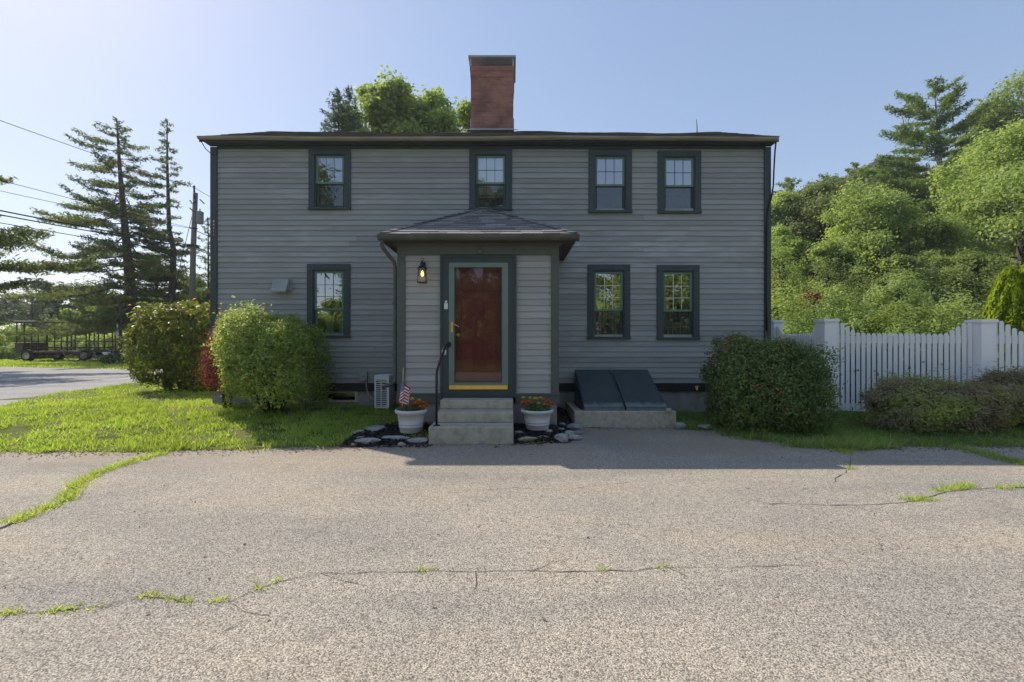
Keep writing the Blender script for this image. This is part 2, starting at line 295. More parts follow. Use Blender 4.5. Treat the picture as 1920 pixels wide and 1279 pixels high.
M['crack'] = surf('dark crack soil', (0.035, 0.03, 0.024, 1), (0.07, 0.06, 0.045, 1), 30, 0.95)
M['line_paint'] = surf('faded road paint', (0.36, 0.3, 0.2, 1), (0.4, 0.36, 0.28, 1), 9, 0.8)
def lawn_mat():
    m = surf('lawn soil and thatch', (0.06, 0.08, 0.022, 1), (0.12, 0.14, 0.035, 1), 1.7, 0.95, 0.6, 60, (1, 1, 1), 0.1, 0, None, (0.19, 0.165, 0.085, 1))
    return m
M['lawn'] = lawn_mat()

# ------------------------------------------------------------------ mesh helpers
class MB:
    def __init__(s): s.v = []; s.f = []; s.m = []; s.t = []; s.cur = 0
    def quad(s, a, b, c, d, t=0.5):
        i = len(s.v); s.v += [tuple(a), tuple(b), tuple(c), tuple(d)]; s.f.append((i, i + 1, i + 2, i + 3)); s.m.append(s.cur); s.t += [t] * 4
    def poly(s, pts, t=0.5):
        i = len(s.v); s.v += [tuple(p) for p in pts]; s.f.append(tuple(range(i, i + len(pts)))); s.m.append(s.cur); s.t += [t] * len(pts)
    def box(s, x0, x1, y0, y1, z0, z1, t=0.5):
        i = len(s.v)
        s.v += [(x0, y0, z0), (x1, y0, z0), (x1, y1, z0), (x0, y1, z0), (x0, y0, z1), (x1, y0, z1), (x1, y1, z1), (x0, y1, z1)]
        for q in ((0, 3, 2, 1), (4, 5, 6, 7), (0, 1, 5, 4), (1, 2, 6, 5), (2, 3, 7, 6), (3, 0, 4, 7)):
            s.f.append(tuple(i + k for k in q)); s.m.append(s.cur)
        s.t += [t] * 8
    def prism(s, pts, vec, t=0.5):      # closed extrusion of a planar polygon
        i = len(s.v); n = len(pts); vec = Vector(vec)
        s.v += [tuple(p) for p in pts] + [tuple(Vector(p) + vec) for p in pts]
        s.f.append(tuple(range(i + n - 1, i - 1, -1))); s.f.append(tuple(range(i + n, i + 2 * n)))
        for k in range(n):
            s.f.append((i + k, i + (k + 1) % n, i + n + (k + 1) % n, i + n + k))
        s.m += [s.cur] * (n + 2); s.t += [t] * (2 * n)
    def tube(s, pts, r, n=8, t=0.5, cap=True):
        pts = [Vector(p) for p in pts]; m = len(pts)
        rr = r if hasattr(r, '__len__') else [r] * m
        i0 = len(s.v); up = None
        for k, p in enumerate(pts):
            d = (pts[min(k + 1, m - 1)] - pts[max(k - 1, 0)]).normalized()
            if up is None:
                up = d.orthogonal().normalized()
            up = (up - d * up.dot(d)); up = up.normalized() if up.length > 1e-5 else d.orthogonal().normalized()
            w = d.cross(up)
            for j in range(n):
                a = 2 * PI * j / n
                s.v.append(tuple(p + (up * math.cos(a) + w * math.sin(a)) * rr[k]))
        for k in range(m - 1):
            for j in range(n):
                a = i0 + k * n + j; b = i0 + k * n + (j + 1) % n
                s.f.append((a, b, b + n, a + n)); s.m.append(s.cur)
        if cap:
            s.f.append(tuple(i0 + j for j in reversed(range(n)))); s.f.append(tuple(i0 + (m - 1) * n + j for j in range(n))); s.m += [s.cur] * 2
        s.t += [t] * (n * m)
    def lathe(s, c, prof, n=32, t=0.5):
        i0 = len(s.v); m = len(prof)
        for r, z in prof:
            for j in range(n):
                a = 2 * PI * j / n; s.v.append((c[0] + r * math.cos(a), c[1] + r * math.sin(a), c[2] + z))
        for k in range(m - 1):
            for j in range(n):
                a = i0 + k * n + j; b = i0 + k * n + (j + 1) % n
                s.f.append((a, b, b + n, a + n)); s.m.append(s.cur)
        s.f.append(tuple(i0 + j for j in reversed(range(n)))); s.f.append(tuple(i0 + (m - 1) * n + j for j in range(n))); s.m += [s.cur] * 2
        s.t += [t] * (n * m)
    def build(s, name, mats, parent=None, smooth=False, bevel=0.0, seg=2):
        if not isinstance(mats, (list, tuple)): mats = [mats]
        o3 = ORG.get(parent.name, (0, 0, 0)) if parent else (0, 0, 0)
        v = np.array(s.v, dtype=float) - np.array(o3)
        me = bpy.data.meshes.new(name); me.from_pydata([tuple(p) for p in v], [], s.f)
        for m in mats: me.materials.append(m)
        me.polygons.foreach_set('material_index', s.m)
        if smooth: me.polygons.foreach_set('use_smooth', [True] * len(me.polygons))
        a = me.attributes.new('tint', 'FLOAT', 'POINT'); a.data.foreach_set('value', s.t)
        me.update()
        o = bpy.data.objects.new(name, me); COL.objects.link(o)
        if parent: o.parent = parent
        ORG[o.name] = tuple(o3)
        if bevel:
            b = o.modifiers.new('bevel', 'BEVEL'); b.width = bevel; b.segments = seg; b.limit_method = 'ANGLE'; b.angle_limit = 0.6
        return o

def tag(o, label=None, cat=None, group=None, kind=None):
    if label: o['label'] = label
    if cat: o['category'] = cat
    if group: o['group'] = group
    if kind: o['kind'] = kind
    return o
def thing(name, loc, label, cat, group=None):
    o = bpy.data.objects.new(name, None); COL.objects.link(o); o.location = loc; o.empty_display_size = 0.2
    ORG[o.name] = tuple(loc); return tag(o, label, cat, group)
def dup(root, loc, label=None, rz=0.0, sc=None, group=None):
    r = root.copy(); COL.objects.link(r); r.location = loc; r.rotation_euler = (0, 0, rz)
    if sc: r.scale = sc if hasattr(sc, '__len__') else (sc, sc, sc)
    if label: r['label'] = label
    if group: r['group'] = group
    ORG[r.name] = tuple(loc)
    for ch in list(root.children):
        c = ch.copy(); COL.objects.link(c); c.parent = r
        for g in ch.children:
            d = g.copy(); COL.objects.link(d); d.parent = c
    return r

def np_mesh(name, V, nper, tint, mat, parent=None, smooth=False):
    """V: (n*nper,3) vertices, every nper of them one face"""
    nv = len(V); nf = nv // nper
    me = bpy.data.meshes.new(name)
    me.vertices.add(nv); me.vertices.foreach_set('co', np.ascontiguousarray(V, dtype=np.float32).ravel())
    me.loops.add(nv); me.loops.foreach_set('vertex_index', np.arange(nv, dtype=np.int32))
    me.polygons.add(nf); me.polygons.foreach_set('loop_start', np.arange(0, nv, nper, dtype=np.int32))
    me.materials.append(mat)
    a = me.attributes.new('tint', 'FLOAT', 'POINT'); a.data.foreach_set('value', np.repeat(tint, nper).astype(np.float32))
    me.update(calc_edges=True); me.validate()
    o = bpy.data.objects.new(name, me); COL.objects.link(o)
    if parent: o.parent = parent; ORG[o.name] = ORG.get(parent.name, (0, 0, 0))
    else: ORG[o.name] = (0, 0, 0)
    return o
def unit(a):
    return a / np.maximum(np.linalg.norm(a, axis=1, keepdims=True), 1e-9)
def leaf_quads(P, size, nrm, rng, aspect=0.55, axis=None, spread=0.6):
    """rhombic leaves: P centres, nrm preferred facing, axis preferred length direction"""
    n = len(P)
    nn = unit(nrm + rng.normal(0, spread, (n, 3)))
    d = rng.normal(0, 1, (n, 3)) if axis is None else axis + rng.normal(0, spread * 0.6, (n, 3))
    d = unit(d - nn * np.sum(d * nn, axis=1, keepdims=True))
    w = np.cross(nn, d)
    L = size[:, None] * 0.5; W = L * aspect
    bend = nn * L * 0.25
    V = np.empty((n, 4, 3))
    V[:, 0] = P - d * L; V[:, 1] = P + w * W + bend; V[:, 2] = P + d * L; V[:, 3] = P - w * W + bend
    return V.reshape(-1, 3)

# ------------------------------------------------------------------ terrain
EX = [-80, -6.5, -4.35, -3.2, -2.2, -1.9, -1.2, 0.05, 0.45, 0.75, 1.0, 2.7, 3.2, 3.42, 3.9, 4.4, 5.3, 5.95, 7, 80]
EYv = [5.6, 5.6, 5.65, 5.82, 5.92, 5.97, 6.1, 6.12, 6.2, 6.5, 7.15, 7.28, 7.0, 6.46, 6.03, 5.82, 5.94, 5.88, 5.92, 5.92]
RX = [-80, -4, -2.0, 0.9, 1.2, 4, 80]; RV = [0.19, 0.2, 0.15, 0.13, 0.06, 0.06, 0.06]
def sstep(t): t = np.clip(t, 0, 1); return t * t * (3 - 2 * t)
def wob(x, y, f, s=0.0):
    return (np.sin(x * f + s) + np.sin(y * f * 1.3 + 1.7 * s + 2) + np.sin((x + y) * f * 0.7 + s * 3) + np.sin((x * 0.6 - y) * f * 1.9 + s)) * 0.25
def edge_d(x, y):
    return y - np.interp(x, EX, EYv) + 0.06 * wob(x, y, 5.0) + 0.03 * wob(x, y, 17.0, 2)
def H(x, y):
    x = np.asarray(x, float); y = np.asarray(y, float)
    d = edge_d(x, y)
    h = -0.035 + sstep((d + 0.04) / 0.12) * 0.05 + sstep(d / 2.0) * np.interp(x, RX, RV)
    h = h + np.where(d > 0.3, 0.012 * wob(x, y, 3.0, 1), 0)
    hill = sstep((y - 13 + 0.25 * (x - 8)) / 45.0) * 8.0 * sstep((x - 4) / 26.0) + sstep((x - 16) / 40) * 4 * sstep((y - 10) / 20)
    back = np.where(y < -6, sstep((-y - 6) / 8) * 0.2, 0)
    return h + hill + back
def Hs(x, y): return float(H(x, y))

def grid_mesh(name, xs, ys, zf, mat):
    X, Y = np.meshgrid(xs, ys); Z = zf(X, Y)
    nx, ny = len(xs), len(ys)
    V = np.stack([X.ravel(), Y.ravel(), Z.ravel()], 1)
    fs = []
    for j in range(ny - 1):
        for i in range(nx - 1):
            a = j * nx + i; fs.append((a, a + 1, a + nx + 1, a + nx))
    me = bpy.data.meshes.new(name); me.from_pydata(V.tolist(), [], fs); me.materials.append(mat)
    me.polygons.foreach_set('use_smooth', [True] * len(fs)); me.update()
    o = bpy.data.objects.new(name, me); COL.objects.link(o); ORG[o.name] = (0, 0, 0); return o
def spaced(knots):
    out = []
    for (a, b, st) in knots: out += list(np.arange(a, b - 1e-6, st))
    out.append(knots[-1][1]); return np.array(out)
g = grid_mesh('ground', spaced([(-400, -60, 40), (-60, -12, 1.5), (-12, 10, 0.09), (10, 60, 1.2), (60, 400, 40)]),
              spaced([(-300, -30, 30), (-30, 4.5, 2.5), (4.5, 9.5, 0.07), (9.5, 30, 0.9), (30, 90, 2.5), (90, 500, 45)]), H, M['lawn'])
tag(g, kind='structure')

# driveway: one sheet with the cracks laid on it as narrow strips
mb = MB()
nx, ny = 40, 24
xs = np.linspace(-40, 40, nx + 1); ys = np.linspace(-40, 7.6, ny + 1)
mb.quad((-40, -6, 0), (40, -6, 0), (40, 7.6, 0), (-40, 7.6, 0))
mb.cur = 1
def crack(pxs, w0=0.012):
    pts = []
    for a, b in zip(pxs[:-1], pxs[1:]):
        A, B = ground_pt(*a), ground_pt(*b); n = max(2, int((B - A).length / 0.05))
        for k in range(n): pts.append(A.lerp(B, k / n))
    pts.append(ground_pt(*pxs[-1]))
    L = []
    for k, p in enumerate(pts):
        d = (pts[min(k + 1, len(pts) - 1)] - pts[max(k - 1, 0)]).normalized(); s = Vector((-d.y, d.x, 0))
        j = mnoise.noise(Vector((p.x * 6, p.y * 6, 1))) * 0.03
        w = w0 * (0.15 + 1.2 * abs(mnoise.noise(Vector((p.x * 4, p.y * 4, 7)))) + 0.3 * random.random())
        q = p + s * j + Vector((0, 0, 0.004)); L.append((q + s * w * 0.5, q - s * w * 0.5))
    for (a, b), (c, e) in zip(L[:-1], L[1:]): mb.quad(b, e, c, a)
    return pts
CR1 = crack([(-40, 1006), (0, 990), (60, 965), (120, 940), (150, 905), (190, 885), (240, 868), (310, 850)], 0.05)
CR2 = crack([(-60, 1152), (0, 1150), (60, 1152), (110, 1145), (200, 1140), (270, 1118), (320, 1122), (345, 1130), (430, 1130), (485, 1105), (525, 1092), (600, 1076), (800, 1072), (900, 1070), (1130, 1071), (1250, 1066), (1400, 1065), (1520, 1062)], 0.008)
CR3 = crack([(1440, 945), (1600, 948), (1700, 943), (1760, 925), (1820, 917), (1960, 913)], 0.012)
CR4 = crack([(896, 1072), (890, 1095), (886, 1108), (880, 1122)], 0.005)
CR5 = crack([(1560, 905), (1590, 880), (1600, 845)], 0.007)
for c in ([(600, 1076), (640, 1092), (690, 1098)], [(1000, 1070), (1040, 1054), (1075, 1050)], [(430, 1130), (455, 1150), (500, 1158)], [(1600, 948), (1640, 962), (1650, 980)], [(1250, 1066), (1290, 1082)], [(200, 1140), (235, 1122), (270, 1118)], [(850, 925), (960, 915), (1060, 918), (1180, 905)]): crack(c, .006)
CR6 = crack([(1790, 838), (1830, 848), (1880, 862), (1960, 880)], 0.03)
o = mb.build('driveway', [M['asphalt'], M['crack']]); tag(o, kind='structure')

# road on the left
ROAD_Z = 0.222
near = [(-6.6, 3.9), (-9.33, 8.07), (-10.3, 9.6), (-10.5, 10.9), (-10.76, 12.3), (-11.0, 13.5), (-10.2, 15.0), (-6, 15.9), (6, 16.6)]
far = [(6, 19.4), (-8, 18.4), (-15.9, 18.75), (-23.7, 20.5), (-60, 26), (-60, 3.9)]
ROADP = near + far
def road_z(y): return .006 + (ROAD_Z - .006) * float(sstep((y - 3.9) / 3.9))
mb = MB(); bmr = bmesh.new(); bmr.faces.new([bmr.verts.new((x, y, 0)) for x, y in ROADP])
for yc in np.arange(4.1, 8.0, .2): bmesh.ops.bisect_plane(bmr, geom=bmr.verts[:] + bmr.edges[:] + bmr.faces[:], plane_co=(0, float(yc), 0), plane_no=(0, 1, 0))
for f in bmr.faces:
    q = [(v.co.x, v.co.y, road_z(v.co.y)) for v in f.verts]; mb.poly(q if f.normal.z > 0 else q[::-1])
bmr.free()
def strip(pts, w, z, mb):
    for a, b in zip(pts[:-1], pts[1:]):
        a = Vector((*a, z)); b = Vector((*b, z)); d = (b - a).normalized(); s = Vector((-d.y, d.x, 0)) * w * 0.5
        mb.quad(a - s, b - s, b + s, a + s)
mb.cur = 1
strip([(-16.5, 11.5), (-14, 14.2), (-12, 15.7), (-8, 16.9), (4, 17.9)], 0.1, ROAD_Z + .004, mb)
strip([(-16.7, 11.65), (-14.15, 14.4), (-12.1, 15.9), (-8, 17.1), (4, 18.1)], 0.1, ROAD_Z + .004, mb)
o = mb.build('road', [M['road'], M['line_paint']]); tag(o, kind='structure')
def in_poly(x, y, P):
    inside = np.zeros(x.shape, bool); n = len(P)
    for i in range(n):
        x1, y1 = P[i]; x2, y2 = P[(i + 1) % n]
        c = ((y1 > y) != (y2 > y)) & (x < (x2 - x1) * (y - y1) / (y2 - y1 + 1e-12) + x1)
        inside ^= c
    return inside

# ------------------------------------------------------------------ grass
MULCH_L = [(-2.3, 5.9), (-1.1, 5.9), (-1.1, 7.1), (-1.75, 7.25), (-2.1, 6.75), (-2.3, 6.4)]
MULCH_R = [(0.0, 6.0), (0.85, 6.2), (1.05, 7.2), (1.05, 8.4), (0.0, 8.4)]
def blades(P, h, w, rng, tint, lean=0.5):
    n = len(P)
    a = rng.uniform(0, 2 * PI, n); L = rng.normal(0, lean, (n, 2)) * h[:, None]
    dx = np.cos(a) * w; dy = np.sin(a) * w
    V = np.empty((n, 3, 3))
    V[:, 0] = P + np.stack([dx, dy, np.full(n, -0.01)], 1); V[:, 1] = P - np.stack([dx, dy, np.full(n, 0.01)], 1)
    V[:, 2] = P + np.stack([L[:, 0], L[:, 1], h], 1)
    return V.reshape(-1, 3)
def grass_patch(name, x0, x1, y0, y1, dens, hmin, hmax, w, mat, seed, keep, tintf):
    rng = np.random.default_rng(seed)
    n = int((x1 - x0) * (y1 - y0) * dens)
    x = rng.uniform(x0, x1, n); y = rng.uniform(y0, y1, n)
    k = keep(x, y, rng); x, y = x[k], y[k]
    P = np.stack([x, y, H(x, y)], 1)
    cl = 0.62 + 0.35 * wob(x, y, 7, 5) + 0.35 * wob(x, y, 23, 1)
    h = rng.uniform(hmin, hmax, len(x)) * cl
    t = np.clip(tintf(x, y) + rng.normal(0, 0.16, len(x)), 0, 1)
    t = np.where(rng.random(len(x)) < 0.04, 1.0, np.minimum(t, 0.88))
    return np_mesh(name, blades(P, h, np.full(len(x), w) * rng.uniform(.6, 1.3, len(x)), rng, t), 3, t, mat)
def keep_left(x, y, rng):
    d = edge_d(x, y)
    k = (d > 0.02 + 0.10 * wob(x, y, 9, 3) + 0.06 * wob(x, y, 31, 1) + rng.uniform(-0.05, 0.09, x.shape)) & ~in_poly(x, y, ROADP) & ~((x > -5.72) & (y > 8.42)) & ~in_poly(x, y, MULCH_L)
    k &= rng.random(x.shape) < 0.5 + 0.6 * wob(x, y, 3.3, 4) + 0.7 * wob(x, y, 14, 2)
    return k
t1 = lambda x, y: 0.5 + 0.3 * wob(x, y, 2.3, 3) + 0.12 * wob(x, y, 8, 1)
tag(grass_patch('lawn_grass', -11.5, -1.15, 5.5, 8.6, 4200, 0.03, 0.12, 0.0085, M['grass'], 1, keep_left, t1), 'sunlit clumpy green lawn in front of the house and left bushes', 'grass', kind='stuff')
tag(grass_patch('lawn_grass', -13, -5.7, 8.6, 16, 1500, 0.05, 0.10, 0.008, M['grass'], 2, keep_left, t1), 'green lawn strip between the road and the house corner', 'grass', kind='stuff')
def keep_far(x, y, rng): return ~in_poly(x, y, ROADP) & (y > 18.4)
tag(grass_patch('verge_grass', -42, -8, 18, 34, 170, 0.06, 0.15, 0.02, M['grass'], 3, keep_far, lambda x, y: 0.6 + 0.2 * wob(x, y, 1.1, 2)), 'bright sunlit verge across the road under the hay wagon', 'grass', kind='stuff')
def keep_right(x, y, rng):
    d = edge_d(x, y)
    k = (d > rng.uniform(-0.06, 0.1, x.shape)) & ~((x < 4.95) & (y > 8.42)) & ~((x < 2.72) & (y < 8.5))
    k &= rng.random(x.shape) < 0.75 + 0.4 * wob(x, y, 3.3, 4)
    return k
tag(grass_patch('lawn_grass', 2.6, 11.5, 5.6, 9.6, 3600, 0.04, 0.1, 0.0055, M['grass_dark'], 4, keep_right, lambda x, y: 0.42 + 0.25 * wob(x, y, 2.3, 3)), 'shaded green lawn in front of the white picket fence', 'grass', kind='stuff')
def tufts(name, pts, n, spread, hmin, hmax, mat, seed, label):
    rng = np.random.default_rng(seed); P = []
    for p, k in pts:
        m = int(n * k); q = rng.normal(0, 1, (m, 3)) * np.array([spread * k, spread * 0.55, 0]); q += np.array([p.x, p.y, 0.0]); P.append(q)
    P = np.concatenate(P); t = np.clip(rng.normal(0.6, 0.22, len(P)), 0, 0.9); t = np.where(rng.random(len(P)) < .14, 1.0, t)
    o = np_mesh(name, blades(P, rng.uniform(hmin, hmax, len(P)), rng.uniform(0.003, 0.006, len(P)), rng, t, 0.8), 3, t, mat)
    return tag(o, label, 'weeds', kind='stuff')
tufts('crack_weeds', [(p, 1.0) for p in CR1[4:] if random.random() < .9], 52, 0.045, 0.02, 0.065, M['grass'], 5, 'long ribbon of grass growing in the driveway crack at left')
G2 = [((15, 1150), 1), ((30, 1151), .7), ((105, 1146), .8), ((85, 1149), .5), ((125, 1143), .8), ((140, 1142), .5), ((180, 1141), .5), ((278, 1117), 1), ((290, 1118), .8), ((318, 1122), .6), ((335, 1127), .9), ((350, 1130), .6), ((405, 1127), .8), ((420, 1127), .5), ((488, 1105), .8), ((520, 1092), .4), ((795, 1070), .9), ((1130, 1069), .6), ((1245, 1064), .9)]
tufts('crack_weeds', [(ground_pt(*p), k) for p, k in G2], 30, 0.03, 0.012, 0.04, M['grass'], 6, 'small weed tufts along the long crack across the near driveway')
G3 = [((1715, 938), 1.2), ((1735, 937), 1.2), ((1765, 921), .8), ((1785, 917), 1.3), ((1800, 914), 1.5), ((1812, 911), 1.0), ((1880, 916), .8), ((1905, 913), .9), ((1595, 880), .5), ((1575, 846), 1.6), ((1590, 850), 1)]
tufts('crack_weeds', [(ground_pt(*p), k) for p, k in G3], 75, 0.05, 0.02, 0.06, M['grass'], 7, 'yellow green weed tufts in the driveway crack at right')
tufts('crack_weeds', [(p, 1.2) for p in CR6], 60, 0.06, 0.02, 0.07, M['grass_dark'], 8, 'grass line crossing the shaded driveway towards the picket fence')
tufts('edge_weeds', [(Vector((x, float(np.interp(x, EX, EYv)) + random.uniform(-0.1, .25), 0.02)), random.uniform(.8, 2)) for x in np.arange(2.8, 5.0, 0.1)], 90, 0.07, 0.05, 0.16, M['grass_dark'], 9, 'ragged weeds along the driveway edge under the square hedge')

def debris(name, n, seed, label, mat, pos, smin, smax):
    rng = np.random.default_rng(seed); x, y = pos(rng, n)
    P = np.stack([x, y, np.maximum(H(x, y), 0) + .006], 1)
    tag(np_mesh(name, leaf_quads(P, rng.uniform(smin, smax, len(x)), np.tile([0, 0, 1.0], (len(x), 1)), rng, .6, None, .35), 4, rng.random(len(x)), mat), label, 'litter', kind='stuff')
def pos_edge(rng, n):
    x = rng.uniform(-9, 8, n); y = np.interp(x, EX, EYv) - np.abs(rng.normal(0, .16, n)) + .05; return x, y
M['litter'] = leaf_mat('dry leaf litter', [(0.0, (0.1, 0.07, 0.045, 1)), (0.6, (0.22, 0.16, 0.1, 1)), (1.0, (0.36, 0.3, 0.2, 1))], 0.1, 0.8)
debris('leaf_litter', 2600, 10, 'dry grass and leaf bits along the lawn edge of the driveway', M['litter'], pos_edge, .012, .04)
debris('leaf_litter', 260, 12, 'scattered dry bits over the driveway', M['litter'], lambda rng, n: (rng.uniform(-5, 6, n), rng.uniform(2.2, 5.6, n)), .01, .028)
# ------------------------------------------------------------------ house
WY = 8.43
HX0, HX1 = -5.72, 4.91
house = thing('house', (0, WY, 0), 'two storey grey clapboard house with dark green trim and brick chimney', 'house')
WINS = [  # px box of the outer casing, kind
    (578, 657, 278, 393, 'upper_left'), (880, 960, 278, 394, 'upper_mid'), (1104, 1185, 280, 399, 'upper_right'), (1234, 1315, 282, 400, 'upper_right2'),
    (575, 656, 495, 633, 'lower_left'), (1102, 1182, 496, 636, 'lower_right'), (1232, 1312, 497, 637, 'lower_right2')]
CYF = 8.385   # casing front plane
WB = []
for (a, b, c, d, k) in WINS: WB.append((gx(a, CYF), gx(b, CYF), gz(d, CYF), gz(c, CYF), k))

def boards(mb, x0, x1, z0, z1, yback, holes, axis='x', side=-1, step=0.1, rng=random, xconst=None):
    """lapped boards; axis x: facing -y at yback; axis y: facing side*x at xconst"""
    z = z0
    while z < z1 - 0.02:
        zt = min(z + step + 0.022, z1)
        segs = [(x0, x1)]
        for (hx0, hx1, hz0, hz1) in holes:
            if z + step * 0.5 > hz0 and z + step * 0.5 < hz1:
                ns = []
                for (a, b) in segs:
                    if hx0 > a: ns.append((a, min(b, hx0)))
                    if hx1 < b: ns.append((max(a, hx1), b))
                    if hx1 <= a or hx0 >= b: pass
                segs = [(a, b) for a, b in ns if b - a > 0.01]
        for (a, b) in segs:
            x = a
            while x < b - 0.005:
                L = rng.uniform(1.6, 4.2); e = min(b, x + L)
                if b - e < 0.5: e = b
                t = rng.random(); wv = rng.uniform(-.0018, .0018)
                bot, top = 0.026 + wv * .5, 0.006
                zz = z + wv
                if axis == 'x':
                    P = [(x, yback - bot, zz), (x, yback - top, zt), (x, yback, zt), (x, yback - bot + 0.009, zz)]
                    mb.prism(P, (e - x - 0.0015, 0, 0), t)
                else:
                    s = side
                    P = [(xconst + s * bot, x, zz), (xconst + s * top, x, zt), (xconst, x, zt), (xconst + s * (bot - 0.010), x, zz)]
                    mb.prism(P, (0, e - x - 0.0015, 0), t)
                x = e
        z += step

Z0, Z1 = 0.62, 5.10
mb = MB()
holes = [(x0 + .06, x1 - .06, z0 + .05, z1 - .05) for x0, x1, z0, z1, _ in WB]
PX0, PX1 = -1.82, 0.745
boards(mb, HX0 + 0.1, HX1 - 0.1, Z0, Z1, WY, holes + [(PX0 + .02, PX1 - .02, 0, 2.9)])
mb.build('front_wall', M['clap'], house)
mb = MB()
boards(mb, WY + .1, 13.2, Z0, 5.1, 0, [], 'y', -1, xconst=HX0)
mb.build('side_wall', M['clap'], house)
mb = MB()
boards(mb, WY + .1, 13.2, Z0, 5.1, 0, [], 'y', 1, xconst=HX1)
mb.build('side_wall', M['clap'], house)
# inner shell: dark rooms behind the windows
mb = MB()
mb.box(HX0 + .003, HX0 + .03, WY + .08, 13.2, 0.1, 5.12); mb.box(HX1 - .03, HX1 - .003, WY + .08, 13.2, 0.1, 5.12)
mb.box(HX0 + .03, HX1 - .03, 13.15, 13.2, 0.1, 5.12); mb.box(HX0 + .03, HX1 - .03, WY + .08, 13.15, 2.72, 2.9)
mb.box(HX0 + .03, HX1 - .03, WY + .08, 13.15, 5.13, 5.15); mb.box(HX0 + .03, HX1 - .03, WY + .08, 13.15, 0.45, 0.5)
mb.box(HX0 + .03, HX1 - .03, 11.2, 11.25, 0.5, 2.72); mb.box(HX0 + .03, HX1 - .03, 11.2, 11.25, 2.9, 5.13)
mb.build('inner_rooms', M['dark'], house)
for x in (HX0, HX1):
    mb = MB(); mb.prism([(x, WY, 5.11), (x, 13.17, 5.11), (x, 10.8, 6.35)], (0.02 if x < 0 else -0.02, 0, 0))
    mb.build('gable_wall', M['clap'], house)
for x0, x1 in ((HX0, HX0 + .125), (HX1 - .125, HX1)):
    mb = MB(); mb.box(x0, x1, CYF, WY + .12, 0.52, 5.10)
    cb = mb.build('corner_board', M['trim'], house, bevel=.004)
    if x0 < 0:
        # small faded house number reading downwards on the left corner board
        for k, ch in enumerate('84411'):
            cu = bpy.data.curves.new('house_number', 'FONT'); cu.body = ch; cu.size = 0.062 - .004 * k; cu.extrude = 0.001; cu.align_x = 'CENTER'
            ob = bpy.data.objects.new('tmp', cu); COL.objects.link(ob)
            dg = bpy.context.evaluated_depsgraph_get(); me = bpy.data.meshes.new_from_object(ob.evaluated_get(dg)); bpy.data.objects.remove(ob)
            me.transform(Matrix.Translation((HX0 + .07, CYF - .003 - WY, gz(417 + 6.2 * k, CYF))) @ Matrix.Rotation(PI / 2, 4, 'X'))
            me.materials.clear(); me.materials.append(M['white_plastic'])
            no = bpy.data.objects.new('house_number', me); COL.objects.link(no); no.parent = cb
mb = MB(); mb.box(HX0 + .126, HX1 - .126, CYF + .008, WY - .002, 5.065, 5.12)
mb.box(HX0 - .02, HX1 + .02, 8.30, WY + .0, 5.122, 5.17); mb.box(HX0 - .03, HX1 + .03, 8.235, 8.298, 5.13, 5.2)
mb.build('cornice', M['trim'], house, bevel=.003)
mb = MB(); mb.box(HX0 + .126, HX1 - .126, 8.37, WY + .01, 0.47, 0.622); mb.box(HX0, HX1, 8.362, WY + .0, .47, .518)
mb.build('skirt_board', M['skirt'], house, bevel=.004)
mb = MB()
bw = (gx(587, WY), gx(667, WY))
mb.box(HX0 + .03, bw[0] - .05, 8.41, 8.6, -.2, .469); mb.box(bw[1] + .05, PX0 + .02, 8.41, 8.6, -.2, .469); mb.box(PX0 + .02, HX1 - .03, 8.41, 8.6, -.2, .469)
mb.box(bw[0] - .05, bw[1] + .05, 8.41, 8.6, -.2, .26)
mb.box(HX0 + .03, HX0 + .2, 8.6, 13.2, -.2, .46); mb.box(HX1 - .2, HX1 - .03, 8.6, 13.2, -.2, .46)
mb.build('foundation', M['found'], house)
mb = MB()
mb.box(bw[0] - .05, bw[0] + .0, 8.385, 8.5, .262, .466); mb.box(bw[1], bw[1] + .05, 8.385, 8.5, .262, .466); mb.box(bw[0], bw[1], 8.39, 8.5, .262, .29); mb.box(bw[0], bw[1], 8.39, 8.5, .445, .466)
bwin = mb.build('basement_window', M['cream'], house)
mb = MB(); mb.quad((bw[0], 8.45, .29), (bw[1], 8.45, .29), (bw[1], 8.45, .445), (bw[0], 8.45, .445)); mb.build('pane', M['glass_door'], bwin)
mb = MB(); mb.box(bw[0] - .05, bw[1] + .05, 8.9, 8.95, -.2, .45); mb.build('dark_backing', M['dark'], bwin)

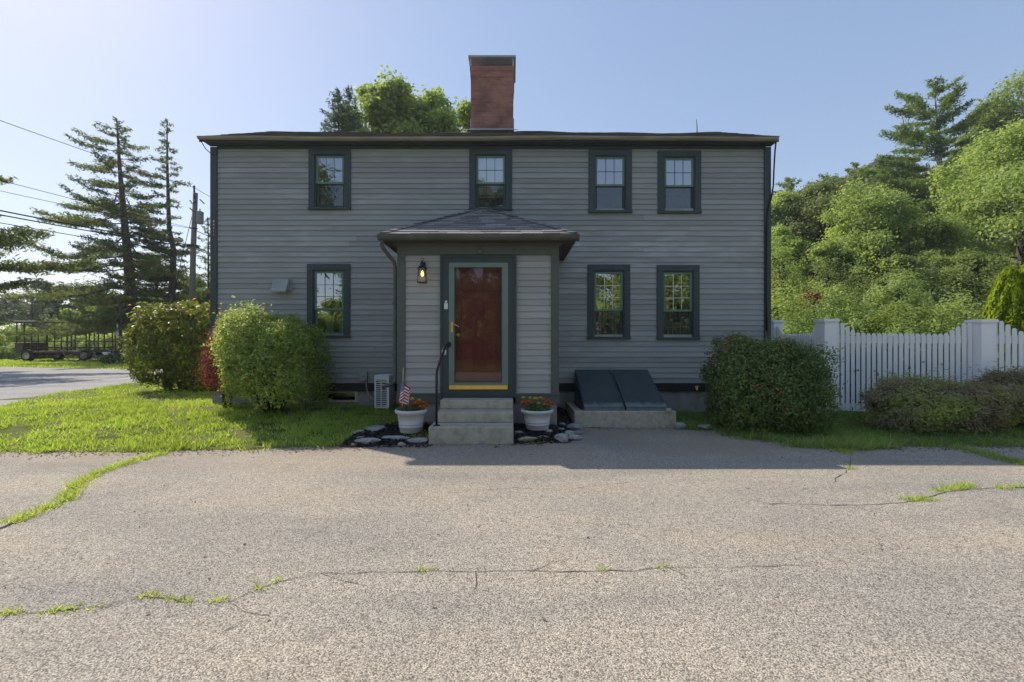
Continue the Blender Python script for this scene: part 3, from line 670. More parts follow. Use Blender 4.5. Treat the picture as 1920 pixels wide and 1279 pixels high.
# windows
for (x0, x1, z0, z1, kind) in WB:
    mb = MB(); cw = 0.115
    yb = WY + .01
    mb.box(x0, x0 + cw, CYF, yb, z0 + .04, z1 - cw); mb.box(x1 - cw, x1, CYF, yb, z0 + .04, z1 - cw); mb.box(x0, x1, CYF - .002, yb, z1 - cw, z1)
    jx0, jx1, jz0, jz1 = x0 + cw, x1 - cw, z0 + .045, z1 - cw
    # jamb lining
    mb.box(jx0, jx0 + .018, 8.402, 8.56, jz0, jz1); mb.box(jx1 - .018, jx1, 8.402, 8.56, jz0, jz1); mb.box(jx0 + .018, jx1 - .018, 8.402, 8.56, jz1 - .018, jz1)
    win = mb.build('window', M['trim'], house, bevel=.004)
    mb = MB(); mb.box(x0 - .006, x1 + .006, CYF - .025, yb + .13, z0, z0 + .045); mb.build('sill', M['trim'], win, bevel=.005)
    sx0, sx1, sz0, sz1 = jx0 + .018, jx1 - .018, jz0 + .003, jz1 - .018
    mid = sz0 + (sz1 - sz0) * (0.545 if 'upper' in kind else 0.41)
    if 'upper' in kind: mid = sz0 + (sz1 - sz0) * 0.48
    fw = 0.036
    def sash(ax0, ax1, az0, az1, y, fb=fw, ft=fw):
        m = MB()
        m.box(ax0, ax0 + fw, y, y + .03, az0, az1); m.box(ax1 - fw, ax1, y, y + .03, az0, az1)
        m.box(ax0 + fw, ax1 - fw, y + .001, y + .03, az0, az0 + fb); m.box(ax0 + fw, ax1 - fw, y + .001, y + .03, az1 - ft, az1)
        m.build('sash', M['sash'], win, bevel=.003)
        g = MB(); g.quad((ax0 + fw, y + .014, az0 + fb), (ax1 - fw, y + .014, az0 + fb), (ax1 - fw, y + .014, az1 - ft), (ax0 + fw, y + .014, az1 - ft))
        g.build('pane', M['glass'], win)
        return ax0 + fw, ax1 - fw, az0 + fb, az1 - ft
    ux0, ux1, uz0, uz1 = sash(sx0, sx1, mid - .02, sz1, 8.418)
    lx0, lx1, lz0, lz1 = sash(sx0, sx1, sz0, mid + .02, 8.452, .045)
    gm = M['grille_pale'] if kind.startswith('lower_right') else M['grille_dark']
    m = MB(); gw = .012 if 'lower_right' in kind else .009
    yg = 8.418 + .010 if kind in ('upper_right', 'upper_right2', 'upper_mid', 'lower_left') else 8.418 + .017
    for q in (1, 2):
        xx = ux0 + (ux1 - ux0) * q / 3; m.box(xx - gw / 2, xx + gw / 2, yg - .004, yg, uz0, uz1)
    rows = 2 if 'upper' in kind else 3
    for q in range(1, rows):
        zz = uz0 + (uz1 - uz0) * q / rows; m.box(ux0, ux1, yg - .0035, yg - .0005, zz - gw / 2, zz + gw / 2)
    m.build('grille', gm, win)
    m = MB(); yg2 = 8.452 + .02
    for q in (1, 2):
        xx = lx0 + (lx1 - lx0) * q / 3; m.box(xx - gw / 2, xx + gw / 2, yg2 - .004, yg2, lz0, lz1)
    if 'upper' in kind:
        zz = lz0 + (lz1 - lz0) * .5; m.box(lx0, lx1, yg2 - .0035, yg2 - .0005, zz - gw / 2, zz + gw / 2)
    m.build('grille', gm, win)
    m = MB(); m.quad((sx0 + .01, 8.436, sz0 + .02), (sx1 - .01, 8.436, sz0 + .02), (sx1 - .01, 8.436, mid - .022), (sx0 + .01, 8.436, mid - .022))
    if kind not in ('lower_left',): m.build('insect_screen', M['screen'], win)
    if kind == 'upper_mid':
        m = MB(); m.box(lx0 - .02, lx1 + .02, 8.5, 8.505, lz0 + .17, uz1 + .03); m.build('window_shade', M['blind'], win)
    if kind in ('lower_left', 'lower_right', 'lower_right2'):
        for (a, b) in (((lx0 - .02, lx0 + .13), (lx1 - .13, lx1 + .02)) if kind != 'lower_left' else ((lx0 + .1, lx0 + .26), (lx1 - .12, lx1 + .02))):
            m = MB(); n = 14; top = uz1 if kind != 'lower_left' else mid
            for k in range(n):
                xa = a + (b - a) * k / n; xb = a + (b - a) * (k + 1) / n
                ya = 8.62 + .02 * math.sin(k * 1.7); yb2 = 8.62 + .02 * math.sin((k + 1) * 1.7)
                m.quad((xa, ya, lz0 - .05), (xb, yb2, lz0 - .05), (xb, yb2, top), (xa, ya, top))
            m.build('curtain', M['curtain'], win)

# shingled slopes
def shingles(mb, O, U, V, length, lo, hi, expo=0.14, tab=0.3, lift=0.012, rng=random, edge=0.0):
    O, U, V = Vector(O), Vector(U).normalized(), Vector(V).normalized(); Nn = U.cross(V).normalized()
    n = int(math.ceil(length / expo))
    for r in range(n):
        v0 = r * expo; v1 = min(v0 + expo + .03, length)
        a, b = lo(v0), hi(v0); at_, bt = lo(min(v1, length)), hi(min(v1, length))
        if b - a < .01: continue
        x = a - rng.uniform(0, tab)
        while x < b:
            x1 = x + tab * rng.uniform(.8, 1.15)
            l0, l1 = max(x, a), min(x1 - .004, b)
            if l1 - l0 > .01:
                t0, t1 = max(l0, at_), min(l1, bt)
                if t1 < t0: t0 = t1 = (min(max((l0 + l1) / 2, at_), bt))
                j = rng.uniform(-edge, edge); t = rng.random(); h = lift * rng.uniform(.7, 1.3)
                A = O + U * l0 + V * (v0 + j) + Nn * h; B = O + U * l1 + V * (v0 + j) + Nn * h
                C = O + U * t1 + V * v1 + Nn * .002; D = O + U * t0 + V * v1 + Nn * .002
                mb.quad(A, B, C, D, t)
                mb.quad(O + U * l0 + V * (v0 + j), O + U * l1 + V * (v0 + j), B, A, t * .6)
            x = x1
RY, RZ = 10.8, 6.50
EYE_Y, EYE_Z = 8.20, 5.20
sl = Vector((0, RY - EYE_Y, RZ - EYE_Z))
mb = MB()
rng2 = random.Random(5)
shingles(mb, (HX0 - .09, EYE_Y, EYE_Z), (1, 0, 0), sl, sl.length, lambda v: 0, lambda v: HX1 - HX0 + .135, .14, .3, .016, rng2, .008)
# wavy old deck: raise the ridge slightly here and there
def sag(x): return .02 * math.sin(x * 1.1 + 1) + .012 * math.sin(x * 2.9)
mb.v = [(x, y, z + sag(x) * (y - EYE_Y) / (RY - EYE_Y)) for x, y, z in mb.v]
i = len(mb.v)
for k in range(40):
    xa = HX0 - .09 + (HX1 - HX0 + .135) * k / 40; xb = HX0 - .09 + (HX1 - HX0 + .135) * (k + 1) / 40
    mb.quad((xa, RY, RZ + sag(xa) - .004), (xb, RY, RZ + sag(xb) - .004), (xb, 13.42, 5.15), (xa, 13.42, 5.15), .5)
    mb.quad((xa, EYE_Y + .02, EYE_Z - .02), (xb, EYE_Y + .02, EYE_Z - .02), (xb, RY, RZ + sag(xb) - .02), (xa, RY, RZ + sag(xa) - .02), .5)
    c = .5 + .5 * math.sin(k * 12.9)
    mb.quad((xa, RY - .14, RZ + sag(xa) - .055), (xb - .004, RY - .14, RZ + sag(xb) - .055), (xb - .004, RY, RZ + sag(xb) + .014), (xa, RY, RZ + sag(xa) + .016), c)
roof = mb.build('roof', M['shingle'], house)
for x in (HX0 - .085, HX1 + .022):
    mb = MB(); mb.prism([(x, EYE_Y + .01, EYE_Z - .09), (x, EYE_Y + .01, EYE_Z - .022), (x, RY, RZ - .022), (x, RY, RZ - .14)], (.02, 0, 0))
    mb.prism([(x, RY, RZ - .022), (x, 13.4, 5.12), (x, 13.4, 5.03), (x, RY, RZ - .14)], (.02, 0, 0))
    mb.build('rake_board', M['trim'], house)
mb = MB(); gxa, gxb = HX0 - .085, HX1 + .01   # K-style eave gutter, pale weathered face
n = 24
prof = [(8.235, 5.2), (8.235, 5.147), (8.19, 5.142), (8.165, 5.152), (8.15, 5.170), (8.15, 5.192), (8.158, 5.192), (8.16, 5.17), (8.225, 5.15), (8.228, 5.2)]
for k in range(n):
    xa = gxa + (gxb - gxa) * k / n; xb = gxa + (gxb - gxa) * (k + 1) / n
    w = lambda x: .010 * math.sin(x * .9 + .5) + .004 * math.sin(x * 2.3)
    for (p, q) in zip(prof[:-1], prof[1:]):
        mb.quad((xa, p[0], p[1] + w(xa)), (xa, q[0], q[1] + w(xa)), (xb, q[0], q[1] + w(xb)), (xb, p[0], p[1] + w(xb)))
for x in (gxa, gxb): mb.poly([(x, p[0], p[1] + w(x)) for p in prof[:6]])
mb.build('gutter', M['gutter'], house)
# lightning rod / antenna, vent hood, sockets, cable
mb = MB(); a0 = at(1307, 252, 10.7); mb.tube([a0, a0 + Vector((0, 0, .18)), a0 + Vector((-.015, 0, .36))], [.014, .01, .006], 6); mb.build('antenna', M['black_iron'], house)
mb = MB(); z0, z1 = gz(548, 8.3), gz(523, 8.35); xa, xb = gx(511, 8.3), gx(540, 8.3)
mb.box(xa - .01, xb + .02, 8.392, 8.41, z0 + .02, z1 + .02)
mb.prism([(xa, 8.391, z1), (xa, 8.32, z1 - .01), (xa, 8.22, z0 + .03), (xa, 8.22, z0), (xa, 8.24, z0), (xa, 8.24, z0 + .02), (xa, 8.391, z0 + .02)], (xb - xa, 0, 0))
mb.build('vent_hood', M['ac_grey'], house, bevel=.004)
mb = MB(); xa, xb, z0, z1 = gx(674, 8.35), gx(688, 8.35), gz(715, 8.35), gz(697, 8.35)
mb.box(xa, xb, 8.34, 8.41, z0, z1); mb.box(xa + .015, xb - .015, 8.33, 8.339, z0 + .02, z0 + .07); mb.box(xa + .015, xb - .015, 8.33, 8.339, z0 + .10, z0 + .15)
ub = mb.build('switch_box', M['ac_grey'], house, bevel=.004)
mb = MB(); mb.tube([Vector((xb - .02, 8.36, z0)), Vector((xb - .01, 8.35, z0 - .12)), Vector((xb + .04, 8.33, z0 - .26)), Vector((xb + .12, 8.3, z0 - .33)), Vector((-2.42, 8.25, z0 - .36))], .012, 8)
mb.build('conduit', M['ac_grey'], ub, smooth=True)
mb = MB(); c = [at(1455, 266, 8.2), at(1453, 285, 8.27), at(1451, 320, 8.33), at(1450, 348, 8.35), at(1446, 372, 8.36), at(1440, 392, 8.365), at(1437.5, 420, 8.37), at(1437, 560, 8.37), at(1438, 620, 8.37)]
mb.tube(c, .014, 6); mb.build('service_cable', M['cable'], house, smooth=True)
mb = MB(); mb.tube([(HX0 - .06, 8.2, 5.15), (HX0 + .01, 8.26, 5.0), (HX0 + .07, 8.37, 4.93)], .008, 6); mb.build('service_cable', M['cable'], house)
mb = MB(); p = at(1306, 727, 8.34); mb.tube([p + Vector((0, .05, 0)), p, p + Vector((0, -.02, -.05))], [.02, .02, .012], 8); mb.tube([p + Vector((-.03, -.01, .02)), p + Vector((.03, -.01, .02))], .012, 6)
mb.build('hose_tap', M['brass'], house)

# chimney
cx0, cx1, cy0 = -0.943, 0.02, 10.3
mb = MB(); zt = 7.80
def frustum(e0, e1, za, zb):
    A = [(cx0 - e0, cy0 - e0, za), (cx1 + e0, cy0 - e0, za), (cx1 + e0, cy0 + .9 + e0, za), (cx0 - e0, cy0 + .9 + e0, za)]; B = [(cx0 - e1, cy0 - e1, zb), (cx1 + e1, cy0 - e1, zb), (cx1 + e1, cy0 + .9 + e1, zb), (cx0 - e1, cy0 + .9 + e1, zb)]
    for i in range(4): mb.quad(A[i], A[(i + 1) % 4], B[(i + 1) % 4], B[i])
    mb.quad(*B); mb.quad(*A[::-1])
frustum(0, .016, 5.6, 7.55); frustum(.024, .026, 7.55, 7.69); frustum(.034, .036, 7.69, zt)
ch = mb.build('chimney', M['brick'], house)
mb = MB(); mb.box(cx0 - .07, cx1 + .07, cy0 - .07, cy0 + .97, 7.985, 8.03)
for x in (cx0 - .03, cx1 - .01):
    for y in (cy0 - .03, cy0 + .89): mb.box(x, x + .035, y, y + .035, zt + .002, 7.984)
mb.build('chimney_cap', M['lead'], ch, bevel=.004)
mb = MB()
for k in range(20):
    x = cx0 + .01 + (cx1 - cx0 - .02) * k / 19; w = .0022
    mb.box(x - w, x + w, cy0 - .012, cy0 - .008, zt + .003, 7.983); mb.box(x - w, x + w, cy0 + .9, cy0 + .904, zt + .003, 7.983)
    y = cy0 + .9 * k / 19; mb.box(cx0 - .012, cx0 - .008, y - w, y + w, zt + .003, 7.983); mb.box(cx1 + .008, cx1 + .012, y - w, y + w, zt + .003, 7.983)
for k in range(5):
    z = zt + .02 + .035 * k; mb.box(cx0, cx1, cy0 - .010, cy0 - .006, z, z + .004); mb.box(cx0, cx1, cy0 + .902, cy0 + .906, z, z + .006)
mb.build('spark_screen', M['grey_metal'], ch)
mb = MB(); mb.box(cx0 - .03, cx1 + .03, cy0 - .02, cy0 - .003, 6.1, 6.36); mb.box(cx0 - .03, cx0 - .003, cy0, cy0 + .5, 6.2, 6.6); mb.box(cx1 + .003, cx1 + .03, cy0, cy0 + .5, 6.2, 6.6)
mb.prism([(cx0 - .12, cy0 - .16, 6.255), (cx1 + .12, cy0 - .16, 6.255), (cx1 + .12, cy0 + .0, 6.335), (cx0 - .12, cy0 + .0, 6.335)], (0, -.004, .012)); mb.build('flashing', M['lead'], ch)

# ---- entry porch (part of the house)
PY = 7.03
def qx(px): return gx(px, PY)
def qz(py): return gz(py, PY)
dz_top = qz(480); dx0, dx1 = qx(827.5), qx(966.5)
for a, b in ((PX0 + .1, dx0 + .01), (dx1 - .01, PX1 - .1)):
    mb = MB(); boards(mb, a, b, .59, qz(477), PY + .03, []); mb.build('porch_wall', M['clap_lit'], house)
for sgn, xc in ((-1, PX0 + .02), (1, PX1 - .02)):
    mb = MB(); boards(mb, PY + .12, WY - .025, .59, 2.8, 0, [], 'y', sgn, xconst=xc); mb.build('porch_side_wall', M['clap'], house)
for x0, x1 in ((PX0, PX0 + .125), (PX1 - .125, PX1)):
    mb = MB(); mb.box(x0, x1, PY - .015, PY + .12, .55, qz(478)); mb.build('porch_corner_board', M['trim_lit'], house, bevel=.004)
mb = MB(); mb.box(PX0, PX1, PY - .018, PY + .1, qz(478), qz(461)); mb.box(PX0 - .03, PX1 + .03, PY - .05, PY + .05, qz(461), qz(458)); mb.box(PX0 - .05, PX1 + .05, PY - .08, PY + .05, qz(458) + .001, 2.955)
pf = mb.build('porch_frieze', M['trim_lit'], house, bevel=.004)
for (px, py) in ((791, 468), (801, 469), (807.5, 467), (818.5, 469.5), (819, 466)):
    p = at(px, py, PY - .02); mb = MB(); mb.box(p.x - .008, p.x + .006, PY - .022, PY - .0181, p.z - .012, p.z + .01)
    mb.build('number_remnant', M['pole_wood'], pf)
mb = MB(); p = at(900.5, 472, PY - .018)
mb.tube([p, p + Vector((0, -.035, 0))], .046, 24); mb.tube([p + Vector((0, -.035, 0)), p + Vector((0, -.05, 0))], [.04, .03], 24); mb.build('porch_sensor', M['grille_dark'], pf)
for a, b, e0, e1, s0, s1 in ((PX0 - .012, dx0, PX0 - .02, dx0, PX0 - .012, PX0 + .03), (dx1, PX1 + .012, dx1, PX1 + .02, PX1 - .03, PX1 + .012)):
    mb = MB(); mb.box(a, b, PY - .02, PY + .1, .43, .565); mb.box(e0, e1, PY - .035, PY + .03, .566, .592); mb.box(s0, s1, PY + .1, WY - .07, .43, .565)
    mb.build('porch_skirt', M['trim_lit'], house, bevel=.003)
mb = MB(); mb.box(PX0 + .03, PX1 - .03, PY + .02, 8.4, -.2, .429); mb.build('porch_foundation', M['found'], house)
# eaves
ex0, ex1, ey, ez0, ez1 = -2.055, 1.03, 6.72, 2.965, 3.045
mb = MB(); mb.box(ex0 + .06, ex1 - .06, ey + .08, WY - .03, 2.956, 2.985)
mb.build('porch_soffit', M['soffit'], house)
mb = MB()
gp = [(0.10, 0), (.05, 0), (.02, .02), (0, .05), (0, .08), (.008, .08), (.012, .055), (.10, .03)]
for (p, q) in zip(gp[:-1], gp[1:]):
    mb.quad((ex0, ey + p[0], ez0 + p[1]), (ex0, ey + q[0], ez0 + q[1]), (ex1, ey + q[0], ez0 + q[1]), (ex1, ey + p[0], ez0 + p[1]))
for x in (ex0, ex1): mb.poly([(x, ey + p[0], ez0 + p[1]) for p in gp[:6]] + [(x, ey + .1, ez0 + .08)])
mb.box(ex0, ex1, ey + .10, ey + .12, ez0, ez0 + .08)
gut = mb.build('porch_gutter', M['gutter_dark'], house)
for sx in (-1, 1):
    mb = MB()
    xo = ex0 + .05 if sx < 0 else ex1 - .05
    a, b = (xo, xo + .025) if sx < 0 else (xo - .025, xo)
    mb.box(a, b, ey + .121, WY - .03, 2.94, 3.04)
    mb.build('porch_fascia', M['trim_lit'], house)
apex = Vector((-.55, 8.40, 3.94))
mb = MB(); rg = random.Random(3)
o0 = Vector((ex0 + .03, ey + .03, 3.05)); W = ex1 - ex0 - .06
V = Vector((0, apex.y - o0.y, apex.z - 3.05)); Lf = V.length; ax = apex.x - o0.x
shingles(mb, o0, (1, 0, 0), V, Lf, lambda v: ax * v / Lf, lambda v: W - (W - ax) * v / Lf, .125, .3, .012, rg)
mb.poly([o0 - Vector((0, 0, .012)), o0 + Vector((W, 0, -.012)), apex - Vector((0, 0, .012))], .4)
for sx in (0, 1):
    c = o0 + Vector((W * sx, 0, 0)); e = Vector((c.x, WY - .03, 3.05))
    Vs = Vector((apex.x - c.x, 0, apex.z - 3.05)); Ls = Vs.length; dep = e.y - c.y; ay = apex.y - c.y
    if sx == 0: shingles(mb, e, (0, -1, 0), Vs, Ls, lambda v: 0, lambda v: dep - ay * v / Ls, .125, .3, .012, rg)
    else: shingles(mb, c, (0, 1, 0), Vs, Ls, lambda v: ay * v / Ls, lambda v: dep, .125, .3, .012, rg)
    mb.poly([c - Vector((0, 0, .012)), e - Vector((0, 0, .012)), apex - Vector((0, 0, .012))], .4)
    # hip caps
    d = (apex - c); nH = 14
    for k in range(nH):
        A = c + d * (k / nH); B = c + d * min(1, (k + 1.15) / nH); h0, h1 = Vector((0, 0, .032)), Vector((0, 0, .018))
        side = Vector((1, 0, 0)) * .1; back = Vector((0, 1, 0)) * .1; t = rg.random()
        sd = side if sx == 0 else -side
        fz = Vector((0, 0, 0.1 * (3.94 - 3.05) / ((apex.x - c.x) if sx == 0 else (c.x - apex.x))))
        fzb = Vector((0, 0, -.1 * 0.0))
        mb.quad(A + h0, A + h0 + sd - Vector((0, 0, .004)), B + h1 + sd - Vector((0, 0, .004)), B + h1, t)
        mb.quad(A + h0, B + h1, B + h1 + back - Vector((0, 0, .004)), A + h0 + back - Vector((0, 0, .004)), t)
mb.build('porch_roof', M['shingle_porch'], house)
# downspout
mb = MB()
ds = [(-2.0, 6.78, 2.965), (-2.0, 6.78, 2.90), (-1.985, 6.80, 2.85), (-1.93, 6.92, 2.76), (-1.875, 7.03, 2.68), (-1.865, 7.06, 2.60), (-1.865, 7.06, .86), (-1.87, 7.05, .78), (-1.92, 7.0, .735), (-2.02, 6.92, .70)]
mb.tube(ds, .031, 10)
for z in (2.0, 1.2): mb.box(-1.905, -1.825, 7.02, 7.10, z, z + .02)
mb.build('downspout', M['gutter_dark'], house, smooth=True)
# lamp
mb = MB(); lx, ly = qx(794), PY - .02
zb, zt_ = 2.33, 2.70
mb.box(lx - .035, lx + .035, PY - .012, PY + .005, zb + .12, zt_ - .03)
mb.tube([(lx, PY - .01, zb + .28), (lx, PY - .08, zb + .29)], .012, 8)
cyl = PY - .09
for sx in (-1, 1):
    for sy in (-1, 1):
        mb.tube([(lx + sx * .062, cyl + sy * .062, zb + .01), (lx + sx * .05, cyl + sy * .05, zb + .225)], .005, 6)
mb.box(lx - .068, lx + .068, cyl - .068, cyl + .068, zb, zb + .012)
mb.lathe((lx, cyl, zb + .222), [(.078, 0), (.07, .02), (.035, .05), (.03, .09), (.034, .095), (.012, .11), (.006, .13)], 16)
ring = [(lx + .022 * math.cos(a), cyl, zb + .37 + .022 * math.sin(a)) for a in np.linspace(0, 2 * PI, 13)]
mb.tube(ring, .004, 6)
lamp = mb.build('wall_lamp', M['black_iron'], house, smooth=False)
mb = MB(); mb.lathe((lx, cyl, zb + .10), [(.006, 0), (.02, .015), (.026, .035), (.017, .07), (.003, .1)], 12); mb.build('bulb', M['bulb'], lamp, smooth=True)
mb = MB(); mb.tube([(lx, cyl, zb + .012), (lx, cyl, zb + .1)], .012, 10); mb.build('candle_sleeve', M['cream'], lamp)
mb = MB()
for (a, b) in (((-1, -1), (1, -1)), ((1, -1), (1, 1)), ((-1, 1), (-1, -1))):
    mb.quad((lx + a[0] * .06, cyl + a[1] * .06, zb + .013), (lx + b[0] * .06, cyl + b[1] * .06, zb + .013), (lx + b[0] * .049, cyl + b[1] * .049, zb + .222), (lx + a[0] * .049, cyl + a[1] * .049, zb + .222))
mb.build('lamp_glass', M['glass_lamp'], lamp)
# door surround
sx0, sx1, sz0, sz1 = qx(842), qx(953), qz(730), qz(493)
mb = MB(); bz = .525
mb.box(dx0, sx0 - .001, PY - .03, PY + .12, bz, dz_top); mb.box(sx1 + .001, dx1, PY - .03, PY + .12, bz, dz_top); mb.box(sx0 - .001, sx1 + .001, PY - .03, PY + .12, sz1 + .002, dz_top)
mb.box(dx0 - .015, dx0 + .02, PY - .045, PY - .0301, bz, dz_top + .005); mb.box(dx1 - .02, dx1 + .015, PY - .045, PY - .0301, bz, dz_top + .005); mb.box(dx0 + .02, dx1 - .02, PY - .045, PY - .0301, dz_top - .03, dz_top + .005)
mb.box(sx0 - .001, sx1 + .001, PY - .025, PY + .12, bz, sz0)
mb.build('door_frame', M['trim'], house, bevel=.004)
mb = MB(); fl, fr_, ft, fb = .10, .108, .085, .125
py0, py1 = PY - .036, PY + .002
mb.box(sx0, sx0 + fl, py0, py1, sz0 + .07, sz1 - ft); mb.box(sx1 - fr_, sx1, py0, py1, sz0 + .07, sz1 - ft); mb.box(sx0, sx1, py0 - .001, py1, sz1 - ft, sz1)
mb.box(sx0 + fl, sx1 - fr_, py0 + .001, py1, sz0 + .07, sz0 + fb)
sd = mb.build('storm_door', M['storm'], house, bevel=.006)
sd['label'] = 'pale green storm door with a full glass pane'
mb = MB(); a0, a1, c0, c1 = sx0 + fl, sx1 - fr_, sz0 + fb, sz1 - ft
mb.box(a0 - .012, a0 + .004, py0 - .006, py0 - .0002, c0, c1); mb.box(a1 - .004, a1 + .012, py0 - .006, py0 - .0002, c0, c1); mb.box(a0 - .012, a1 + .012, py0 - .006, py0 - .0002, c1, c1 + .012); mb.box(a0 - .012, a1 + .012, py0 - .006, py0 - .0002, c0 - .012, c0)
mb.build('glass_bead', M['trim'], sd)
mb = MB(); mb.quad((a0, py0 + .012, c0), (a1, py0 + .012, c0), (a1, py0 + .012, c1), (a0, py0 + .012, c1)); mb.build('pane', M['glass_door'], sd)
mb = MB(); mb.box(sx0 + .005, sx1 - .008, py0 - .01, py1, sz0 + .002, sz0 + .068); mb.build('kick_strip', M['brass'], sd, bevel=.003)
mb = MB(); hx = qx(848); hz = qz(611); mb.box(hx - .018, hx + .018, py0 - .008, py0 - .002, hz - .1, hz + .06)
mb.tube([(hx, py0 - .01, hz + .015), (hx, py0 - .045, hz + .015), (hx + .03, py0 - .05, hz + .02), (hx + .08, py0 - .05, hz + .002), (hx + .12, py0 - .05, hz - .018)], [.009, .009, .009, .008, .007], 8)
mb.build('handle', M['brass'], sd)
mb = MB(); ry = PY + .085   # inner door with panels
mb.box(sx0 + .02, sx1 - .02, ry, ry + .04, sz0 + .0, sz1 - .02)
pw = (a1 - a0)
for (u0, u1) in ((.10, .44), (.58, .92)):
    for (w0, w1) in ((.08, .36), (.42, .74), (.80, .93)):
        X0, X1, Zz0, Zz1 = a0 + pw * u0, a0 + pw * u1, c0 + (c1 - c0) * w0, c0 + (c1 - c0) * w1
        for (b0, b1, e0, e1) in ((X0, X1, Zz0, Zz0 + .015), (X0, X1, Zz1 - .015, Zz1), (X0, X0 + .015, Zz0 + .015, Zz1 - .015), (X1 - .015, X1, Zz0 + .015, Zz1 - .015)):
            mb.box(b0, b1, ry - .016, ry - .0005, e0, e1)
        mb.box(X0 + .04, X1 - .04, ry - .012, ry - .0005, Zz0 + .035, Zz1 - .035)
ed = mb.build('entry_door', M['door_red'], house, bevel=.003)
ed['label'] = 'dark red panelled front door behind the glass'
mb = MB(); mb.lathe((0, 0, 0), [(.01, 0), (.012, .03), (.03, .04), (.032, .06), (.02, .07)], 16); mb.v = [(x + a0 + .045, ry - .001 - z, y + qz(628)) for x, y, z in mb.v]; mb.build('knob', M['brass'], ed, smooth=True)
mb = MB(); mb.box(qx(833.5), qx(840.5), PY - .045, PY - .031, qz(580), qz(569)); mb.box(qx(835), qx(839), PY - .04, PY - .031, qz(568.5), qz(564))
mb.build('doorbell', M['white_plastic'], house, bevel=.003)

# ------------------------------------------------------------------ steps, bulkhead, unit
st = thing('concrete_steps', (-.55, 6.5, 0), 'three cast concrete steps up to the front door with black pipe rail', 'steps')
mb = MB()
mb.box(-1.15, .02, 6.09, 7.0, -.1, .235); mb.box(-1.10, .018, 6.42, 7.0, .236, .385); mb.box(-1.09, .016, 6.71, 7.0, .386, .523)
bm = mb.build('stair_block', M['concrete'], st, bevel=.014, seg=3)
mb = MB(); rx = gx(819, 6.22); tz = .235
pp = [(rx, 6.2, tz), (rx, 6.2, tz + .72), (rx + .005, 6.22, tz + .78), (rx + .03, 6.62, tz + 1.02), (rx + .04, 6.80, tz + 1.12), (rx + .05, 6.86, tz + 1.135), (rx + .06, 6.985, tz + 1.13)]
mb.tube(pp, .017, 10); mb.lathe((rx, 6.2, tz + .001), [(.05, 0), (.05, .008), (.024, .014)], 16)
mb.tube([(rx + .06, 6.97, tz + 1.13), (rx + .06, 6.984, tz + 1.13)], .04, 14)
mb.build('handrail', M['black_iron'], st, smooth=True)
lb = thing('lockbox', at(833, 653, 6.86), 'small pale key lockbox hanging from the stair rail beside the door', 'lockbox')
p = at(832.5, 659, 6.86); mb = MB(); mb.box(p.x - .03, p.x + .035, 6.83, 6.87, p.z - .05, p.z + .02); mb.build('case', M['white_plastic'], lb, bevel=.008)
mb = MB(); sh = [(p.x + .0025 + .022 * math.cos(a), 6.85, p.z + .03 + .035 * math.sin(a)) for a in np.linspace(0, PI, 9)]; sh = [(sh[0][0], 6.85, p.z + .015)] + sh + [(sh[-1][0], 6.85, p.z + .015)]
mb.tube(sh, .006, 8); mb.build('shackle', M['grey_metal'], lb)
mb = MB(); mb.box(p.x - .018, p.x + .023, 6.824, 6.8295, p.z - .038, p.z - .012); mb.build('dial_panel', M['grey_metal'], lb)

bk = thing('cellar_bulkhead', (1.85, 7.8, 0), 'sloping dark blue steel cellar bulkhead on a low concrete curb', 'cellar door')
mb = MB(); mb.box(1.02, 2.69, 7.24, 7.46, -.1, .272); mb.box(1.02, 1.16, 7.46, 8.40, -.1, .27); mb.box(2.56, 2.69, 7.46, 8.40, -.1, .27)
mb.build('curb', M['concrete'], bk, bevel=.015, seg=3)
A0, A1 = Vector((1.205, 7.31, .30)), Vector((2.545, 7.31, .30)); B0, B1 = Vector((1.205, 8.39, .845)), Vector((2.545, 8.39, .845))
up = Vector((0, -(B0.z - A0.z), B0.y - A0.y)).normalized()
mb = MB()
for x in (1.185, 2.535):
    mb = MB(); mb.prism([(x, 7.30, .273), (x, 8.395, .273), (x, 8.395, .825), (x, 7.30, .285)], (.03, 0, 0))
    mb.build('side_cheek', M['steel_door'], bk)
midx = 1.87
for (xa, xb) in ((1.19, midx - .012), (midx + .012, 2.56)):
    mb = MB(); q = [Vector((xa, A0.y, A0.z)), Vector((xb, A0.y, A0.z)), Vector((xb, B0.y, B0.z)), Vector((xa, B0.y, B0.z))]
    mb.prism([p + up * .02 for p in q], up * .022)
    mb.prism([q[0] - Vector((0, .012, .03)), q[1] - Vector((0, .012, .03)), q[1] + up * .02 - Vector((0, .012, 0)), q[0] + up * .02 - Vector((0, .012, 0))], (0, .01, 0))
    dl = mb.build('door_leaf', M['steel_worn'], bk, bevel=.006)
    xe = xa + .03 if xa < 1.5 else xb - .03
    for f in (.18, .5, .82):
        hp = A0.lerp(B0, f) + up * .044; mb = MB(); mb.tube([Vector((xe, hp.y - .045, hp.z - .023)), Vector((xe, hp.y + .045, hp.z + .023))], .011, 8); mb.build('hinge', M['steel_door'], dl)
mb = MB(); q = [Vector((midx - .03, A0.y, A0.z)), Vector((midx - .012, A0.y, A0.z)), Vector((midx - .012, B0.y, B0.z)), Vector((midx - .03, B0.y, B0.z))]
mb.prism([p + up * .043 for p in q], up * .012); hp = A0.lerp(B0, .08) + up * .05; mb.box(midx - .015, midx + .015, hp.y - .02, hp.y + .06, hp.z, hp.z + .04)
mb.build('seam_strip', M['steel_door'], bk)

